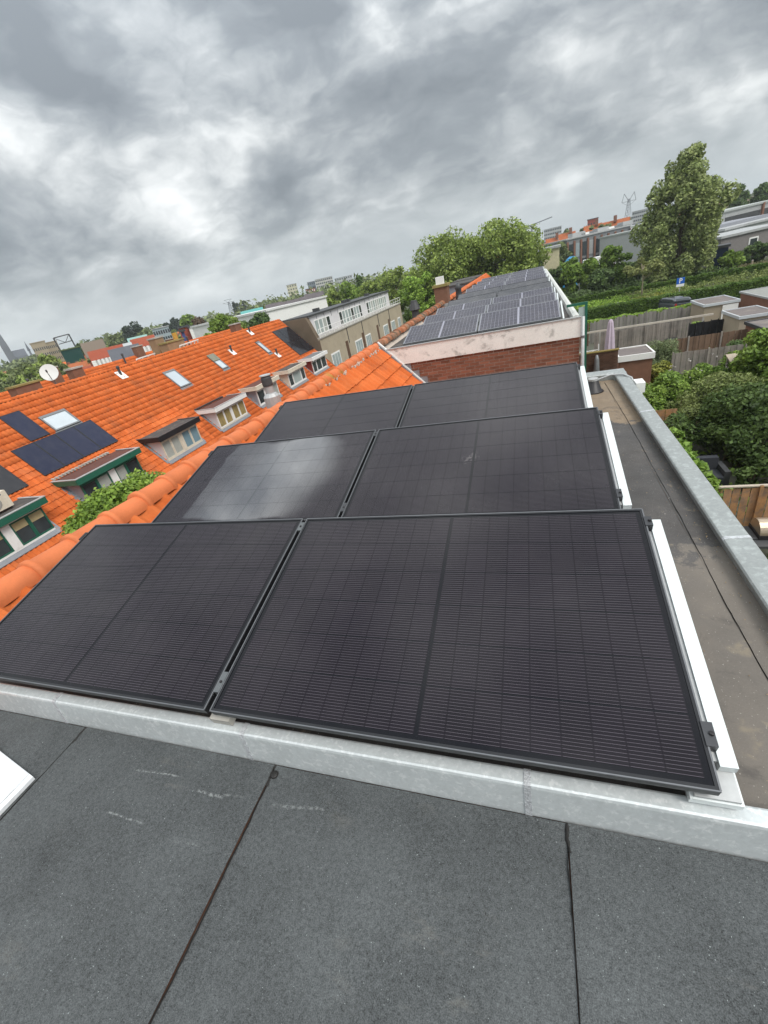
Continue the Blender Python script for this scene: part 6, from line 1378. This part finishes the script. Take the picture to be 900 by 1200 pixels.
# ------------------------------------------------------------------ hedges, allotment, lane
mb = MB(); mb.box(4, 60, 55.0, 59.6, G - .02, G + .004); tag(mb.build('lane', M_asphalt), kind='structure')
def hedge(label, x0, x1, y0, y1, h, n, leaf, m, topm, seed):
    rng = np.random.RandomState(seed); t = thing('hedge', label, 'hedge', ((x0 + x1) / 2, y0, G))
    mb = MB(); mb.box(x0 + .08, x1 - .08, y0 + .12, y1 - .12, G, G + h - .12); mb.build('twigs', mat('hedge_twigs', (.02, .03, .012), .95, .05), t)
    L, W = x1 - x0, y1 - y0; wt = np.array([L * h, L * W, W * h]); k = rng.choice(3, n, p=wt / wt.sum()); P = np.zeros((n, 3)); o = np.zeros((n, 3))
    u, v, j = rng.rand(n), rng.rand(n), rng.normal(0, .035, n)
    bump = .05 * np.sin(u * L * 2.1) + .04 * np.sin(u * L * 5.3)
    P[:, 0] = x0 + u * L; P[:, 1] = np.where(k == 0, y0 + j, y0 + v * W); P[:, 2] = np.where(k == 1, G + h + j + bump, G + v * h)
    P[k == 2, 0] = np.where(rng.rand((k == 2).sum()) < .5, x0, x1) + j[k == 2]; P[k == 2, 1] = y0 + u[k == 2] * W
    o[k == 0, 1] = -1; o[k == 1, 2] = 1
    for kk, nm, mm in ((0, 'face', m), (1, 'top', topm)):
        s = (k == kk) if kk == 1 else (k != 1)
        V, F = leaf_quads(P[s], leaf, rng, .6, o[s]); raw('foliage', V, F, mm, t)
    return t
L_hedge = leafmat('leaf_hedge', (0.057, 0.114, 0.015), (0.104, 0.176, 0.026))
hedge('low bright hedge nearest us behind the farthest grey fence', 6.6, 17.0, 53.2, 54.0, 1.2, 16000, .08, L_bright, L_bright, 700)
hedge('tall dark clipped hedge behind the parked car', 6.2, 40, 60.0, 61.5, 1.55, 40000, .10, L_hedge, L_hedge, 701)
hedge('far clipped hedge below the trees and the dry bank', 5.5, 46, 77.0, 78.0, 1.2, 26000, .13, L_hedge, L_hedge, 702)
rng = np.random.RandomState(703)
def patch(name, label, cat, x0, x1, y0, y1, n, leaf, m, h, ncl, asp=.5):
    cx = rng.uniform(x0, x1, ncl); cy = rng.uniform(y0, y1, ncl); hh = rng.uniform(.25, 1, ncl) * h; i = rng.randint(ncl, size=n); r = rng.uniform(.5, 1.6, ncl)[i] * .55
    P = np.stack([cx[i] + rng.normal(0, 1, n) * r, cy[i] + rng.normal(0, 1, n) * r, G + hh[i] * rng.uniform(0, 1, n) ** .6], 1)
    V, F = leaf_quads(P, leaf, rng, asp); return tag(raw(name, V, F, m), label, cat, kind='stuff')
patch('vegetable_bed', 'bright green vegetable beds between the two clipped hedges', 'plants', 15, 44, 62.5, 75.5, 26000, .15, leafmat('leaf_bed', (.14, .19, .05), (.24, .28, .09)), 1.05, 260)
patch('vegetable_bed', 'mixed green allotment plants left of the parking sign', 'plants', 7, 20, 63, 76, 11000, .16, L_bright, .8, 150)
patch('flower_bed', 'yellow flowering plants below the small pale tree', 'flowers', 14.6, 17.5, 63.5, 70, 2600, .15, L_yellow, .9, 26)
patch('flower_bed', 'yellow green plants at the left end of the tall hedge', 'flowers', 8.3, 10.4, 63, 66, 2200, .14, L_yellow, 1.0, 18)
patch('flower_bed', 'grey purple perennial clump near the tall hedge', 'flowers', 10.6, 12.8, 64, 67, 2400, .14, L_grey, 1.3, 12)
patch('dry_grass', 'dry grass bank at the foot of the tall poplar', 'grass', 17, 52, 80, 90, 22000, .22, L_grassdry, .7, 420, .2)
patch('undergrowth', 'dark undergrowth beneath the trees behind the far hedge', 'plants', 6, 28, 79, 90, 14000, .2, L_dark, 1.6, 160)
grow('pale_tree', 'small sparse pale green tree with light trunk in the allotment', 'tree', (*at(752, 346, 74.5)[:2], G), at(760, 297, 76)[2], 2.9, 2.4, 5200, .19, leafmat('leaf_pale', (.20, .24, .065), (.29, .31, .12)), 720, z0=.45, nb=20, br=(.2, .34), bark=M_barklt, trunk=.13)
shrub('bush', 'rounded grassy light green bush behind the far hedge', 'bush', [(*at(683, 342, 84)[:2], -6.3, 2.2, 2.0)], 5000, .14, leafmat('leaf_tuft', (0.132, 0.198, 0.079), (0.185, 0.251, 0.106)), 721, .25)
for k, x in enumerate((30.5, 34.0, 38.0)):
    t = thing('wooden_post', 'pale wooden post standing on the dry bank, %s' % ('left', 'middle', 'right')[k], 'post', (x, 80.2, G)); mb = MB(); mb.tube([(x, 80.2, G), (x, 80.2, G + 1.6)], [.12, .11], 7); mb.build('shaft', M_barklt, t); mb = MB(); mb.lathe((x, 80.2, G + 1.601), [(.13, 0), (.10, .06)], 7); mb.build('post_cap', M_concrete, t)
# parking sign
sx, sy = ray(797.5, 330)[:2]; k_ = (62.2 - CC[1]) / sy; sx = CC[0] + sx * k_; sy = 62.2
zt = CC[2] + ray(798, 325)[2] * k_; zb = CC[2] + ray(798, 336)[2] * k_
ps = thing('parking_sign', 'blue parking sign with a white P on a grey pole by the car', 'sign', (sx, sy, G)); hgt = zt - zb; wd = hgt * .84
mb = MB(); mb.tube([(sx, sy + .05, G), (sx, sy + .05, zt)], .05, 8); mb.build('pole', M_ltgrey, ps)
mb = MB(); mb.box(sx - wd / 2, sx + wd / 2, sy - .02, sy, zb + hgt * .30, zt); mb.build('plate', mat('sign_blue', (.012, .11, .50), .5, .4, var=.03), ps)
mb = MB(); mb.box(sx - wd / 2, sx + wd / 2, sy - .02, sy, zb, zb + hgt * .29); mb.build('lower_plate', M_white, ps)
mb = MB(); z0, z1 = zb + hgt * .38, zt - hgt * .07; ph = z1 - z0; xl = sx - wd * .17; th = ph * .19
mb.box(xl, xl + th, sy - .03, sy - .021, z0, z1)
n = 10; ro, ri, zc = ph * .29, ph * .29 - th, z1 - ph * .29; V = []
for k in range(n + 1):
    a = PI / 2 - PI * k / n
    for rr_ in (ro, ri):
        for yy in (sy - .03, sy - .021): V.append((xl + th + ph * .12 + rr_ * math.cos(a), yy, zc + rr_ * math.sin(a)))
F_ = []
for k in range(n): b = 4 * k; F_ += [(b, b + 2, b + 6, b + 4), (b + 1, b + 5, b + 7, b + 3), (b, b + 4, b + 5, b + 1), (b + 2, b + 3, b + 7, b + 6)]
mb.add(V, F_); mb.box(xl + th, xl + th + ph * .12, sy - .03, sy - .021, z1 - th, z1); mb.box(xl + th, xl + th + ph * .12, sy - .03, sy - .021, zc - ro, zc - ro + th); mb.build('letter', M_white, ps)
# parked car
cxx = ray(802, 350); k_ = (57.0 - CC[1]) / cxx[1]; cx, cy = CC[0] + cxx[0] * k_, 57.0
car = thing('parked_car', 'dark grey estate car parked between the hedges, tail towards us', 'car', (cx, cy, G))
ang = math.radians(118); FC = oframe([cx, cy, G], (math.sin(ang) * .0 + .93, -.36, 0), (-.36 * -1 * -1, .93 * -1 * -1, 0)) if False else oframe([cx, cy, G], (.95, -.31, 0), (-.31 * -1 * -1, .95, 0))
def loft(secs, F):
    V = []; n = len(secs[0][1])
    for y, s in secs: V += [(x, y, z) for x, z in s]
    f = [(i * n + j, i * n + (j + 1) % n, (i + 1) * n + (j + 1) % n, (i + 1) * n + j) for i in range(len(secs) - 1) for j in range(n)]
    f += [tuple(range(n))[::-1], tuple(range((len(secs) - 1) * n, len(secs) * n))]; return MB().add(F(V), f)
def sec(w, z0, z1, tw): return [(-w * .96, z0), (-w, z0 + .25), (-w, z1 - .12), (-tw, z1), (tw, z1), (w, z1 - .12), (w, z0 + .25), (w * .96, z0)]
M_car = mat('car_grey', (.13, .14, .155), .25, .5, metal=.4, var=.05, coat=.5)
loft([(0, sec(.86, .32, .95, .78)), (.12, sec(.90, .22, 1.0, .84)), (1.2, sec(.91, .2, 1.02, .86)), (3.0, sec(.91, .2, 1.0, .86)), (4.2, sec(.88, .22, .88, .76)), (4.45, sec(.80, .3, .72, .66))], FC).build('body', M_car, car, smooth=False)
loft([(.10, sec(.80, .99, 1.10, .74)), (.42, sec(.78, .99, 1.50, .62)), (2.0, sec(.78, .99, 1.53, .64)), (2.7, sec(.78, .99, 1.48, .62)), (3.4, sec(.80, .99, 1.06, .74))], FC).build('cabin', M_car, car)
mb = MB(); mb.add(FC([(-.68, .10, 1.10), (.68, .10, 1.10), (.56, .34, 1.42), (-.56, .34, 1.42)]), [(0, 1, 2, 3)]); mb.build('rear_window', M_glass, car, fix=False)
for s in (-1, 1):
    mb = MB(); mb.box(min(s * .80, s * .62), max(s * .80, s * .62), -.02, .10, .62, .98, FC); mb.build('tail_light', mat('tail_red', (.45, .02, .02), .3, .5), car)
    mb = MB(); mb.add(FC([(s * .80, .55, 1.05), (s * .80, 3.0, 1.05), (s * .66, 2.6, 1.44), (s * .66, .6, 1.44)]), [(0, 1, 2, 3)]); mb.build('side_window', M_glass, car, fix=False)
    for y in (.85, 3.55):
        mb = MB(); a, b = FC([[s * .93, y, .32]])[0], FC([[s * .72, y, .32]])[0]; mb.tube([a, b], .32, 14); wl_ = mb.build('wheel', M_blackp, car)
        mb = MB(); a, b = FC([[s * .94, y, .32]])[0], FC([[s * .931, y, .32]])[0]; mb.tube([a, b], .2, 12); mb.build('rim', M_ltgrey, wl_)
mb = MB(); mb.box(-.26, .26, -.03, -.005, .70, .82, FC); mb.build('number_plate', mat('plate_yellow', (.55, .42, .05), .5), car)
mb = MB(); mb.box(-.88, .88, -.06, .10, .30, .50, FC); mb.build('bumper', M_dgrey, car)

# ------------------------------------------------------------------ the damp air of the day
def haze_box(density):
    m = bpy.data.materials.new('damp_air'); m.use_nodes = True; g = NT(m.node_tree)
    v = g('ShaderNodeVolumePrincipled', {'Color': (.80, .86, .90, 1), 'Density': density, 'Anisotropy': .2})
    g.link(v, g('ShaderNodeOutputMaterial', out=None).inputs['Volume'])
    mb = MB(); mb.box(-2600, 2600, -2600, 2600, G - 1, G + 70); tag(mb.build('haze', m), kind='stuff')
haze_box(.00034)
